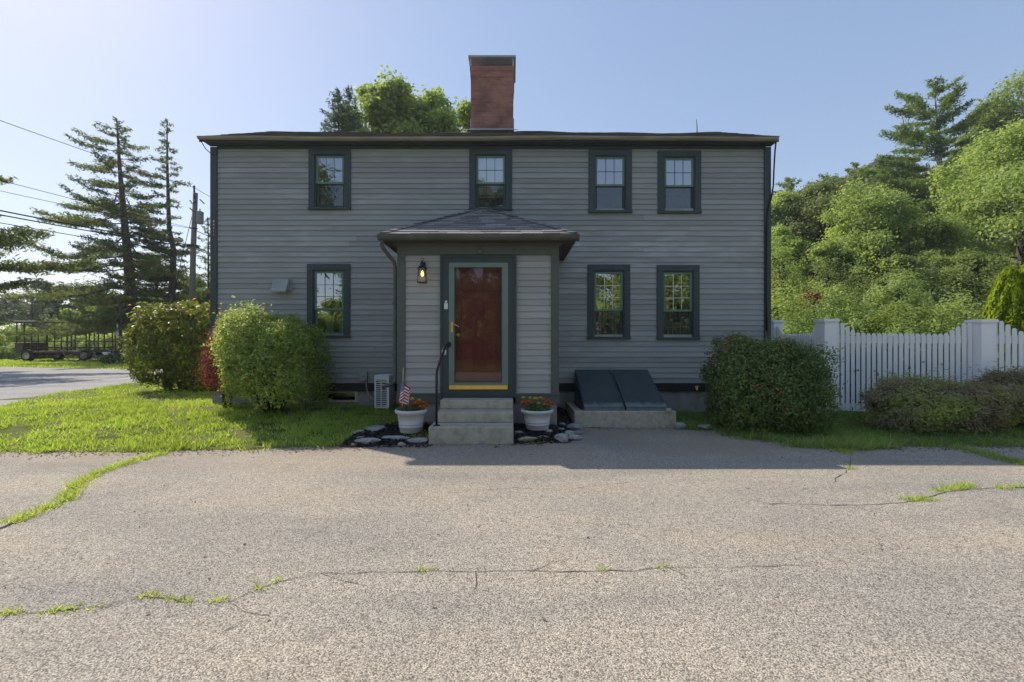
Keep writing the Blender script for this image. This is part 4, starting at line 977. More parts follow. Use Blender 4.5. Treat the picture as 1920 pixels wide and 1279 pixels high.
ac = thing('air_conditioner', (-2.3, 8.05, .19), 'white outdoor heat pump unit with louvred front beside the downspout', 'heat pump')
ax0, ax1, ay0, ay1, az0, az1 = -2.455, -2.195, 7.9, 8.28, .20, .79
mb = MB(); mb.box(ax0, ax1, ay0 + .02, ay1, az0 + .02, az1)
mb.box(ax0 - .004, ax1 + .004, ay0 - .004, ay1 + .004, az1 - .004, az1 + .016)
for x in (ax0 + .02, ax1 - .06): mb.box(x, x + .04, ay0 + .03, ay1, az0 - .06, az0 + .02)
mb.build('housing', M['white_plastic'], ac, bevel=.008)
mb = MB(); mb.box(ax0 + .02, ax1 - .03, ay0 + .012, ay0 + .019, az0 + .04, az1 - .05); mb.build('dark_backplate', M['ac_dark'], ac)  # flat plate, its dark colour stands for the shade behind the louvres
mb = MB(); gx0, gx1 = ax0, ax1; nrow = 14
mb.box(gx0, gx0 + .025, ay0 - .004, ay0 + .011, az0 + .02, az1 - .005); mb.box(gx1 - .04, gx1, ay0 - .004, ay0 + .011, az0 + .02, az1 - .005); mb.box(gx0 + .025, gx1 - .04, ay0 - .004, ay0 + .011, az1 - .06, az1 - .005); mb.box(gx0 + .025, gx1 - .04, ay0 - .004, ay0 + .011, az0 + .02, az0 + .05)
mb.box((gx0 + gx1) / 2 - .018, (gx0 + gx1) / 2 - .004, ay0 - .003, ay0 + .011, az0 + .05, az1 - .06)
for k in range(nrow):
    z = az0 + .05 + (az1 - az0 - .11) * (k + .5) / nrow
    mb.box(gx0 + .025, (gx0 + gx1) / 2 - .018, ay0 - .002, ay0 + .010, z - .006, z + .007); mb.box((gx0 + gx1) / 2 - .004, gx1 - .04, ay0 - .002, ay0 + .010, z - .006, z + .007)
mb.build('louvre_grille', M['white_plastic'], ac)
mb = MB(); mb.box(gx0 + .075, gx1 - .05, ay0 - .008, ay0 - .0041, az1 - .10, az1 - .062); mb.build('badge_plate', M['cream'], ac)
mb = MB(); mb.box(gx0 + .08, gx1 - .06, ay0 - .0095, ay0 - .0081, az1 - .086, az1 - .074); mb.build('badge_mark', M['ac_grey'], ac)
# ------------------------------------------------------------------ planters, flag, stones, mulch
def planter(c, r, h, label):
    mb = MB(); k = r / .25
    mb.lathe(c, [(.165 * k, 0), (.17 * k, .01), (.186 * k, .25 * h), (.19 * k, .26 * h), (.184 * k, .27 * h), (.19 * k, .37 * h), (.194 * k, .38 * h), (.188 * k, .39 * h), (.213 * k, .80 * h), (.226 * k, .81 * h), (.222 * k, .83 * h), (.245 * k, .87 * h), (.252 * k, .92 * h), (.248 * k, .97 * h), (.235 * k, h), (.215 * k, .99 * h), (.21 * k, .93 * h)], 48)
    o = mb.build('flower_pot', M['pot'], None, smooth=True); tag(o, label, 'flower pot', 'white flower pots beside the steps')
    mb = MB(); mb.lathe((c[0], c[1], c[2] + .9 * h), [(.205 * k, 0), (.1 * k, .02), (.0 * k + .001, .025)], 24); mb.build('potting_soil', M['soil'], o)
    return o
def blossom(c, r, mat, parent, rng):
    mb = MB()
    for ring, (rr, zz, n, tilt) in enumerate(((1.0, 0.0, 11, .15), (.8, .25, 10, .4), (.55, .45, 8, .7), (.28, .58, 6, 1.0))):
        for k in range(n):
            a = 2 * PI * (k + ring * .5) / n + rng.uniform(-.1, .1); d = Vector((math.cos(a), math.sin(a), 0)); s = Vector((-d.y, d.x, 0))
            base = c + Vector((0, 0, r * zz * .7)); tip = base + d * r * rr + Vector((0, 0, r * tilt * .45)); w = r * .34 * rr + r * .06
            t = rng.random()
            mb.quad(base, base + d * r * rr * .55 - s * w + Vector((0, 0, r * .1)), tip, base + d * r * rr * .55 + s * w + Vector((0, 0, r * .1)), t)
            mb.quad(tip, base + d * r * rr * .6 + s * w, base + d * r * rr * .5 - Vector((0, 0, r * .15)), base + d * r * rr * .6 - s * w, t * .5)
    return mb.build('blossom', mat, parent)
def marigolds(c, r, spec, label, seed):
    rng = random.Random(seed); nr = np.random.default_rng(seed)
    t = thing('marigold_plant', c, label, 'flowers', 'marigolds growing in the white pots')
    n = 900; a = nr.uniform(0, 2 * PI, n); rad = np.sqrt(nr.uniform(0, 1, n)) * r * 1.02; z = nr.uniform(0, .10, n) * (1 - (rad / r) ** 2 * .5)
    P = np.stack([rad * np.cos(a), rad * np.sin(a), z], 1); nn = np.stack([np.cos(a), np.sin(a), np.ones(n)], 1)
    np_mesh('foliage', leaf_quads(P, nr.uniform(.02, .045, n), nn, nr, .35), 4, nr.random(n), M['lf_flower'], t)
    for (px, py, R_, col) in spec:
        d = c[1] + rng.uniform(-.8, .25) * r * .8
        p = at(px, py, d); blossom(p, R_ * 1.35, M['orange'] if col == 'o' else M['yellow'], t, rng)
    return t
planter((-1.50, 6.58, .075), .235, .335, 'white round flower pot left of the steps holding orange marigolds and a flag')
planter((.385, 6.75, .085), .25, .30, 'white round flower pot right of the steps holding yellow and orange marigolds')
L = [(750, 776, .03, 'o'), (757, 770, .028, 'o'), (762, 760, .03, 'o'), (767, 766, .03, 'o'), (766, 757, .026, 'o'), (774, 757, .034, 'o'), (778, 760, .03, 'o'), (783, 754, .032, 'o'), (788, 758, .032, 'o'), (793, 756, .03, 'o'), (798, 758, .028, 'o'), (789, 763, .03, 'o'), (795, 764, .032, 'o'), (791, 763, .03, 'o'), (800, 762, .026, 'o'), (767, 766, .03, 'o'), (773, 749, .032, 'y'), (786, 751, .026, 'y'), (754, 764, .024, 'o'), (770, 761, .026, 'o'), (781, 757, .026, 'o')]
marigolds((-1.50, 6.58, .40), .2, L, 'bushy orange marigolds with one tall yellow bloom in the flagged pot', 21)
R_ = [(981, 746, .027, 'y'), (994, 747, .027, 'y'), (1003, 748, .026, 'y'), (1007, 748, .026, 'y'), (1014, 747, .027, 'y'), (1010, 757, .027, 'y'), (1012, 762, .028, 'y'), (1021, 759, .028, 'y'), (980, 755, .03, 'o'), (977, 759, .026, 'o'), (984, 754, .022, 'o'), (992, 754, .03, 'o'), (997, 757, .028, 'o'), (1020, 750, .028, 'o'), (1028, 751, .03, 'o'), (1023, 754, .026, 'o'), (1032, 757, .03, 'o'), (1037, 758, .028, 'o'), (1026, 759, .026, 'o'), (987, 758, .022, 'o')]
marigolds((.385, 6.75, .365), .21, R_, 'yellow and orange marigolds in the pot nearest the bulkhead', 22)

def flag_mat():
    m, nt, out = new_mat('flag cloth')
    p = N(nt, 'ShaderNodeBsdfPrincipled'); p.inputs['Roughness'].default_value = 0.7; p.inputs['Specular IOR Level'].default_value = .2
    uv = N(nt, 'ShaderNodeUVMap'); uv.uv_map = 'flag'; sx = nt.nodes.new('ShaderNodeSeparateXYZ'); nt.links.new(uv.outputs[0], sx.inputs[0])
    def math_(op, a, b=None):
        n = N(nt, 'ShaderNodeMath', operation=op)
        for i, v in enumerate((a, b)):
            if v is None: continue
            if hasattr(v, 'links'): nt.links.new(v, n.inputs[i])
            else: n.inputs[i].default_value = v
        return n.outputs[0]
    fl = math_('MODULO', math_('FLOOR', math_('MULTIPLY', sx.outputs[1], 13.0)), 2.0)
    stripes = mixc(nt, (0.36, 0.02, 0.035, 1), (0.75, 0.72, 0.72, 1), fl)
    can = math_('MULTIPLY', math_('LESS_THAN', sx.outputs[0], .4), math_('GREATER_THAN', sx.outputs[1], 6 / 13))
    du = math_('SUBTRACT', math_('FRACT', math_('MULTIPLY', sx.outputs[0], 15.0)), .5); dv = math_('SUBTRACT', math_('FRACT', math_('MULTIPLY', sx.outputs[1], 11.0)), .5)
    star = math_('LESS_THAN', math_('ADD', math_('MULTIPLY', du, du), math_('MULTIPLY', dv, dv)), .07)
    blue = mixc(nt, (0.02, 0.03, 0.13, 1), (0.75, 0.75, 0.78, 1), star)
    nt.links.new(mixc(nt, stripes, blue, can), p.inputs['Base Color']); nt.links.new(p.outputs[0], out.inputs[0]); return m
fg = thing('flag', at(754.5, 775, 6.5), 'small stars and stripes flag on a stick in the left pot', 'flag')
mb = MB(); pb, pt = at(754, 778, 6.50), at(756, 693, 6.55); mb.tube([pb, pt], .006, 8); mb.lathe(tuple(pt), [(.003, 0), (.008, .012), (.001, .028)], 8); mb.build('stick', M['cream'], fg)
# cloth furled down around the stick
nu, nv = 28, 20; V_ = []; UV = []
top = pb.lerp(pt, .80)
for j in range(nv + 1):
    v = j / nv
    hoist = pb.lerp(pt, .80 - (1 - v) * .43)
    for i in range(nu + 1):
        u = i / nu
        fold = math.sin(u * 8.5 + .6)
        x = hoist.x + .020 * fold * (1 + 1.3 * u) + (.085 * u if True else 0) * (1 if True else 0) - .06 * math.sin(u * 3.0) * (1 - v * .65)
        y = hoist.y - .01 + .022 * math.cos(u * 8.5) * (.4 + u)
        z = hoist.z - .15 * u ** 1.1 - .02 * abs(fold) * u
        V_.append((x, y, z)); UV.append((u, v))
me = bpy.data.meshes.new('cloth'); fs = []
for j in range(nv):
    for i in range(nu):
        a = j * (nu + 1) + i; fs.append((a, a + 1, a + nu + 2, a + nu + 1))
of = Vector(ORG[fg.name]); me.from_pydata([tuple(Vector(p) - of) for p in V_], [], fs)
ul = me.uv_layers.new(name='flag')
for l in me.loops: ul.data[l.index].uv = UV[l.vertex_index]
me.polygons.foreach_set('use_smooth', [True] * len(fs)); me.materials.append(flag_mat())
o = bpy.data.objects.new('cloth', me); COL.objects.link(o); o.parent = fg

def rock(px0, px1, py0, py1, mat, label, seed, depth=.16, name='edging_stone', yaw=0.0, lift=0.0):
    base = ground_pt((px0 + px1) / 2, py1, .012 + lift); w = (px1 - px0) * base.y / F; h = max(.04, (py1 - py0) * base.y / F * .8)
    bm = bmesh.new(); bmesh.ops.create_icosphere(bm, subdivisions=4, radius=1.0)
    rg = random.Random(seed)
    pl = [(Vector((rg.uniform(-1, 1), rg.uniform(-1, 1), rg.uniform(-.7, 1))).normalized(), rg.uniform(.62, .85)) for _ in range(11)] + [(Vector((rg.uniform(-.12, .12), rg.uniform(-.2, .1), 1)).normalized(), .55)]
    for v in bm.verts:
        p = v.co.copy()
        for n, d in pl:
            k = p.dot(n)
            if k > d: p -= n * (k - d)
        p += Vector(v.co).normalized() * (mnoise.noise(v.co * 2.2 + Vector((seed, 0, 0))) * .09 + mnoise.noise(v.co * 6 + Vector((0, seed, 0))) * .035)
        v.co = p
    xs = [v.co.x for v in bm.verts]; ys = [v.co.y for v in bm.verts]; zs = [v.co.z for v in bm.verts]
    R = Matrix.Rotation(yaw, 4, 'Z')
    me = bpy.data.meshes.new(name)
    for v in bm.verts:
        v.co = Vector(((v.co.x - min(xs)) / (max(xs) - min(xs)) * w - w / 2, (v.co.y - min(ys)) / (max(ys) - min(ys)) * depth, (v.co.z - min(zs)) / (max(zs) - min(zs)) * h - .015))
        v.co = R @ v.co
    bm.to_mesh(me); bm.free(); me.materials.append(mat)
    o = bpy.data.objects.new(name, me); COL.objects.link(o); o.location = base; tag(o, label, 'stone', 'loose stones edging the mulch beds'); return o
rock(658, 681, 804, 819, M['stone_tan'], 'tan brick shaped stone at the left end of the mulch bed', 31, .14, lift=.01)
rock(676, 724, 797, 816, M['slate'], 'broad flat dark slab between the lawn and the black mulch', 32, .3, yaw=.1, lift=.02)
rock(653, 688, 815, 827, M['slate'], 'thin dark slate wedged under the tan stone', 33, .12)
rock(664, 712, 818, 835, M['stone'], 'long pale grey stone at the left front of the mulch', 34, .15, yaw=.15)
rock(713, 768, 815, 829, M['stone'], 'longest grey stone lying in front of the flagged pot', 35, .16)
rock(760, 801, 819, 832, M['stone'], 'rough jagged pale stone next to the bottom step', 36, .15)
rock(744, 759, 827, 836, M['stone_tan'], 'small tan pebble at the driveway edge below the longest stone', 37, .09)
rock(655, 668, 829, 837, M['stone_tan'], 'small brown stone at the lawn tip beside the driveway', 38, .08)
rock(963, 982, 806, 819, M['stone'], 'grey wedge stone touching the right side of the bottom step', 41, .16)
rock(968, 1010, 817, 829, M['stone_tan'], 'long tan block in front of the right flower pot', 42, .14)
rock(1009, 1030, 815, 824, M['stone'], 'flat crumbled stone right of the long tan block', 43, .11)
rock(1019, 1037, 803, 814, M['stone_tan'], 'pale rounded stone alone on the mulch', 44, .13, lift=.02)
rock(1040, 1068, 810, 831, M['stone'], 'largest angular grey stone at the corner of the right bed', 45, .2)
rock(1059, 1078, 806, 817, M['stone'], 'greenish stone behind the large angular one', 46, .14)
rock(1067, 1092, 813, 825, M['stone'], 'pale flat stone at the driveway edge below the bulkhead curb', 47, .14)
rock(1064, 1094, 791, 806, M['slate'], 'dark slate plate leaning at the curb corner', 48, .12, lift=.03)
rock(1046, 1060, 800, 808, M['stone'], 'pale knobbly stone on the mulch behind the large one', 49, .1, lift=.02)
rock(1048, 1061, 790, 800, M['stone'], 'white topped dark stone near the porch corner', 50, .1, lift=.03)
rock(1072, 1094, 806, 815, M['slate'], 'thin dark slab under the leaning slate plate', 51, .12)
rock(1268, 1290, 789, 805, M['stone'], 'grey stone against the right end of the bulkhead curb', 52, .16)
rock(1312, 1342, 794, 806, M['stone'], 'flat grey stone in the weeds left of the square hedge', 53, .16)
rock(1250, 1262, 762, 775, M['stone'], 'white stone standing on the end of the bulkhead curb', 54, .08, lift=.25)

# mulch: mounded sheets with loose black chips
def mulch(name, polyg, x0, x1, y0, y1, n, seed, label):
    rng = np.random.default_rng(seed)
    xs = np.arange(x0, x1, .05); ys = np.arange(y0, y1, .05); mb = MB()
    def z(x, y): return Hs(x, y) + .012
    for i in range(len(xs) - 1):
        for j in range(len(ys) - 1):
            if in_poly(np.array([xs[i] + .025]), np.array([ys[j] + .025]), polyg)[0]:
                q = [(xs[i], ys[j]), (xs[i + 1], ys[j]), (xs[i + 1], ys[j + 1]), (xs[i], ys[j + 1])]; mb.quad(*[(a, b, z(a, b)) for a, b in q])
    o = mb.build('mulch_bed', M['mulch']); tag(o, kind='structure')
    x = rng.uniform(x0, x1, n * 3); y = rng.uniform(y0, y1, n * 3); k = in_poly(x, y, polyg); x, y = x[k], y[k]
    P = np.stack([x, y, H(x, y) + .012 + rng.uniform(.0, .03, len(x))], 1)
    V = leaf_quads(P, rng.uniform(.025, .07, len(x)), np.tile([0, 0, 1.0], (len(x), 1)), rng, .4, None, .6)
    tag(np_mesh('mulch_chips', V, 4, rng.random(len(x)), M['mulch']), label, 'mulch', kind='stuff')
mulch('l', MULCH_L, -2.8, -1.1, 5.9, 7.4, 2600, 61, 'black bark mulch around the flagged flower pot')
mulch('r', MULCH_R, 0.0, 1.1, 6.0, 8.4, 3000, 62, 'black bark mulch around the right flower pot')
tufts('bed_weeds', [(Vector((-1.22, 6.25, .05)), 1.5), (Vector((-1.3, 6.2, .05)), 1.2), (Vector((-1.15, 6.32, .06)), 1)], 30, .05, .08, .2, M['grass_dark'], 63, 'grassy weed growing between the left pot and the steps')
tufts('bed_weeds', [(Vector((.25, 6.2, .02)), 1.2), (Vector((.95, 7.3, .1)), 1.5), (Vector((.9, 7.0, .1)), 1.2), (Vector((3.0, 7.05, .03)), 1.5), (Vector((2.9, 7.1, .03)), 1.5)], 40, .06, .04, .1, M['grass_dark'], 64, 'low weeds among the stones of the right bed')

# ------------------------------------------------------------------ fence
fence = thing('picket_fence', (6.03, 8.47, 0), 'white vinyl picket fence with scalloped top and square capped posts', 'fence')
def fpost(x, y, s, z1=1.80):
    mb = MB(); z0 = Hs(x, y) - .05; h = s / 2
    mb.box(x - h, x + h, y - h, y + h, z0, z1 - .06)
    p = fence_p = mb.build('post', M['vinyl'], fence, bevel=.006)
    mb = MB(); mb.box(x - h - .025, x + h + .025, y - h - .025, y + h + .025, z1 - .058, z1 - .015); mb.box(x - h - .012, x + h + .012, y - h - .012, y + h + .012, z1 - .08, z1 - .0585)
    mb.prism([(x - h - .02, y - h - .02, z1 - .0145), (x + h + .02, y - h - .02, z1 - .0145), (x + h + .02, y + h + .02, z1 - .0145), (x - h - .02, y + h + .02, z1 - .0145)], (0, 0, .008)); mb.build('post_cap', M['vinyl'], p, bevel=.004)
PA, PB = Vector((6.04, 8.50, 0)), Vector((8.18, 7.72, 0)); PC = PB + (PB - PA); PD = Vector((6.32, 10.62, 0))
fpost(PA.x, PA.y, .25, 1.845); fpost(PB.x, PB.y, .25, 1.80); fpost(PC.x, PC.y, .25, 1.8); fpost(PD.x, PD.y, .22, 1.92)
PE = Vector((HX1 + .1, 10.9, 0))
def panel(A, B, n, ztop=1.765, zdip=1.575, fall=0.0):
    d = (B - A); L = d.length; u = d / L; nrm = Vector((u.y, -u.x, 0)); g0 = Hs(*((A + B) / 2).xy)
    for zc in (1.375, .1):
        mb = MB(); a = A + u * .125; b = B - u * .125
        for (p, q, z0, z1) in ((a, b, zc, zc + .14),):
            mb.prism([p + nrm * .02 + Vector((0, 0, z0)), q + nrm * .02 + Vector((0, 0, z0)), q - nrm * .03 + Vector((0, 0, z0)), p - nrm * .03 + Vector((0, 0, z0))], (0, 0, z1 - z0))
        mb.build('rail', M['vinyl'], fence, bevel=.004)
    for k in range(n):
        t = (k + .5) / n; s = abs(t - .5) * 2
        j = min(k, n - 1 - k); zt = zdip + (ztop - zdip) * float(np.interp(j, [0, 1, 2, 3, 4, 5], [1, 1, .68, .34, .06, 0])) - fall * t; c = A + u * (.125 + (L - .25) * t); w = .028
        mb = MB(); f = nrm * .045
        pts = [c + u * -w + f + Vector((0, 0, .1)), c + u * w + f + Vector((0, 0, .1)), c + u * w + f + Vector((0, 0, zt - .03)), c + u * w * .45 + f + Vector((0, 0, zt)), c - u * w * .45 + f + Vector((0, 0, zt)), c - u * w + f + Vector((0, 0, zt - .03))]
        mb.prism(pts, -nrm * .022); mb.build('picket', M['vinyl'], fence)
panel(PA, PB, 25, fall=.03); panel(PB, PC, 24); panel(PD, PA, 24)
# ------------------------------------------------------------------ vegetation
def bush_pts(rng, n, R, power=2.0, noise_amp=.15, f=1.7, seed=0, zmin=-.9, shell=.22):
    """points in the outer shell of a lumpy super-ellipsoid centred at 0; returns points and outward directions"""
    d = unit(rng.normal(0, 1, (n, 3)))
    d = d[d[:, 2] > zmin]
    e = 1.0 / (np.sum(np.abs(d) ** power, axis=1) ** (1 / power))
    lump = np.zeros(len(d))
    for k in range(5):
        q = unit(np.random.default_rng(seed * 7 + k).normal(0, 1, (1, 3)))[0] * (f * (1 + .6 * k)); ph = k * 1.9 + seed
        lump += np.sin(d @ q * 2.2 + ph) / (1 + .45 * k)
    r = e * (1 + noise_amp * lump * .5) * (1 - shell * rng.random(len(d)) ** 1.8)
    return d * r[:, None] * np.array(R), d
def sprigs(rng, P, D, k, L, spread):
    """every point becomes k leaf points along a short outward sprig"""
    n = len(P); ax = unit(D * .8 + np.array([0, 0, .5]) + rng.normal(0, spread, (n, 3)))
    t = rng.uniform(0, 1, (n, k, 1)); Lk = np.where(rng.random((n, 1, 1)) < .03, L * 2.4, L); Q = P[:, None, :] + ax[:, None, :] * t * Lk + rng.normal(0, L * .22, (n, k, 3))
    return Q.reshape(-1, 3), np.repeat(ax, k, axis=0), np.repeat(D, k, axis=0)
def shrub(name, c, R, n, k, leaf, mat, label, cat, seed, power=2.0, amp=.15, zmin=-.9, asp=.5, sprig=.12, stems=10, group=None, tf=None, shell=.22, up=.35, stem_z=None):
    rng = np.random.default_rng(seed)
    base = (c[0], c[1], Hs(c[0], c[1]) if stem_z is None else stem_z)
    t = thing(name, base, label, cat, group)
    P, D = bush_pts(rng, n, R, power, amp, seed=seed, zmin=zmin, shell=shell)
    Q, A, DD = sprigs(rng, P, D, k, sprig, .45)
    Q = Q + np.array([0, 0, c[2] - base[2]])
    ok = Q[:, 2] > .02; Q, A, DD = Q[ok], A[ok], DD[ok]
    tint = np.clip(.42 + .2 * rng.normal(0, 1, len(Q)) + .16 * np.repeat(rng.normal(0, 1, len(P)), k)[ok], 0, .93)
    if tf is not None: tint = tf(Q, tint, rng)
    sz = rng.uniform(.65, 1.25, len(Q)) * leaf
    np_mesh('foliage', leaf_quads(Q, sz, DD + np.array([0, 0, up]), rng, asp, A, .55), 4, tint, mat, t)
    mb = MB(); rg = random.Random(seed)
    for s in range(stems):
        a = rg.uniform(0, 2 * PI); rr = rg.uniform(.0, .22); b = Vector((R[0] * rr * math.cos(a), R[1] * rr * math.sin(a), -.03)) + Vector(base)
        a2 = a + rg.uniform(-.5, .5); e = Vector((R[0] * .75 * math.cos(a2), R[1] * .75 * math.sin(a2), (c[2] - base[2]) + R[2] * rg.uniform(-.1, .6))) + Vector(base)
        m = b.lerp(e, .5) + Vector((rg.uniform(-.05, .05), rg.uniform(-.05, .05), .08)) * R[0]
        r0 = (.012 + .008 * R[0]) * (.4 if 'heath' in name else 1); mb.tube([b, m, e], [r0, r0 * .7, r0 * .3], 6)
    if stems: mb.build('stems', M['stem'], t, smooth=True)
    return t

# near bushes
def tf_bush(Q, t, rng):
    return np.where((rng.random(len(Q)) < .008) | ((Q[:, 0] < -.6) & (rng.random(len(Q)) < .12)), 1.0, t)
shrub('rounded_bush', (gx(513, 7.45), 7.45, 1.07), (.745, .72, .73), 5200, 8, .052, M['lf_bush'], 'large rounded green bush in front of the left lower window', 'bush', 71, 2.5, .32, -.72, .5, .13, 30, tf=tf_bush)
shrub('barberry', (gx(428, 7.85), 7.8, 1.07), (.26, .36, .52), 1500, 7, .032, M['lf_red'], 'red leaved barberry peeking out behind the rounded bush at the house corner', 'bush', 72, 2.0, .2, -.9, .55, .14, 10, tf=lambda Q, t, r: np.where(r.random(len(Q)) < .1, 1.0, t))
def tf_rh(Q, t, rng):
    return np.where((rng.random(len(Q)) < .04 + .16 * (Q[:, 2] > 1.75)), rng.uniform(.8, 1, len(Q)), t)
shrub('rhododendron', (gx(345, 10.9), 10.9, 1.26), (.82, .8, 1.0), 2300, 8, .105, M['lf_rhodo'], 'tall glossy yellow tipped shrub between the road and the house corner', 'bush', 73, 2.6, .24, -.95, .36, .14, 10, tf=tf_rh)
def tf_hedge(Q, t, rng):
    return np.where(rng.random(len(Q)) < (.006 + .06 * sstep((Q[:, 2] - 1.15) / .3)), 1.0, t)
shrub('square_hedge', (gx(1437, 6.95), 6.95, .69), (.68, .54, .64), 7000, 7, .045, M['lf_hedge'], 'dense square clipped hedge with reddish tips at the right end of the house', 'hedge', 74, 6.5, .15, -.97, .55, .11, 24, tf=tf_hedge, shell=.32)
shrub('low_heath', (gx(1778, 6.75), 6.95, .36), (.92, .46, .36), 5200, 8, .06, M['lf_heath'], 'low spreading brownish shrub in front of the fence beside the square hedge', 'bush', 75, 2.2, .22, -.75, .26, .13, 16, tf=lambda Q, t, r: np.clip(.42 + .5 * wob(Q[:, 0] * 2, Q[:, 2] * 3 + Q[:, 1] * 2, 2.1, 3) + .15 * r.normal(0, 1, len(Q)), 0, 1), up=.9)
shrub('low_heath', (gx(1950, 6.9), 7.1, .42), (.7, .46, .36), 4200, 8, .06, M['lf_heath'], 'low greyish shrub cut by the right edge of the photo', 'bush', 76, 2.2, .25, -.7, .26, .14, 12, tf=lambda Q, t, r: np.clip(.25 + .35 * wob(Q[:, 0] * 2, Q[:, 2] * 3, 2.1, 5) + .15 * r.normal(0, 1, len(Q)), 0, 1), up=.9)
# vine behind the fence
def vine():
    rng = np.random.default_rng(81); t = thing('climbing_vine', (7.0, 8.4, 0), 'dark climbing vine growing behind the picket fence panel', 'vine')
    Q = []
    for k in range(34):
        s = rng.uniform(.02, .75); p0 = PA.lerp(PB, s); top = rng.uniform(.35, 1.3) * (1 - .45 * abs(s - .35)); m = int(30 * top) + 8
        z = rng.uniform(.02, top, m); q = np.stack([p0.x + .12 * np.sin(z * 6 + k) + rng.normal(0, .05, m), p0.y + .06 + rng.normal(0, .05, m) + .03 * np.cos(z * 9), z + Hs(p0.x, p0.y)], 1); Q.append(q)
    Q = np.concatenate(Q); n = len(Q)
    np_mesh('foliage', leaf_quads(Q - np.array(ORG[t.name]), rng.uniform(.05, .10, n), np.tile([-.2, -1, .3], (n, 1)), rng, .6), 4, np.clip(rng.normal(.5, .22, n), 0, 1), M['lf_vine'], t)
vine()
# dark bank of shade plants behind the fence
for i, (x, y, r, hgt) in enumerate(((6.9, 9.6, .8, .62), (7.9, 9.3, .8, .66), (9.0, 9.0, .8, .6), (6.3, 11.9, .5, .7))):
    shrub('shade_shrub', (x, y, Hs(x, y) + hgt * .8), (r, .6, hgt), 900, 6, .08, M['lf_vine'], ['dark low shrub behind the first fence panel near the corner post', 'dark low shrub behind the middle of the fence panel', 'dark low shrub behind the middle fence post', 'dark small shrub inside the side fence'][i], 'bush', 90 + i, 2, .2, -.8, .5, .12, 4)
# arborvitae
def arbor(x, y, h, r, label, seed):
    rng = np.random.default_rng(seed); z0 = Hs(x, y); t = thing('arborvitae', (x, y, z0), label, 'tree', 'arborvitae behind the fence')
    n = 9000; u = rng.random(n) ** .8; a = rng.uniform(0, 2 * PI, n)
    prof = r * np.sqrt(np.clip(1 - u ** 1.7, 0, 1)) * (.85 + .15 * np.minimum(1, u * 8)) * (1 + .09 * np.sin(a * 5 + u * 6) + .07 * np.sin(a * 11 - u * 17)) * (1 - .16 * rng.random(n) ** 2)
    P = np.stack([prof * np.cos(a), prof * np.sin(a), .05 + u * h], 1); D = np.stack([np.cos(a), np.sin(a), np.full(n, .3)], 1); ax = np.stack([np.cos(a) * .35, np.sin(a) * .35, np.ones(n)], 1)
    np_mesh('foliage', leaf_quads(P, rng.uniform(.09, .2, n), D, rng, .3, ax, .35), 4, np.clip(.5 + .25 * rng.normal(0, 1, n), 0, 1), M['lf_arbor'], t)
    mb = MB(); mb.tube([(x, y, z0 - .05), (x, y, z0 + h * .8)], [.06, .02], 8); mb.build('trunk', M['bark'], t)
arbor(gx(1893, 10.2), 10.2, 2.95, .52, 'bright yellow green arborvitae cone behind the right fence post, slimmer one', 101)
arbor(gx(1950, 10.0), 10.1, 3.15, .62, 'fuller arborvitae cone at the right edge of the photo', 102)

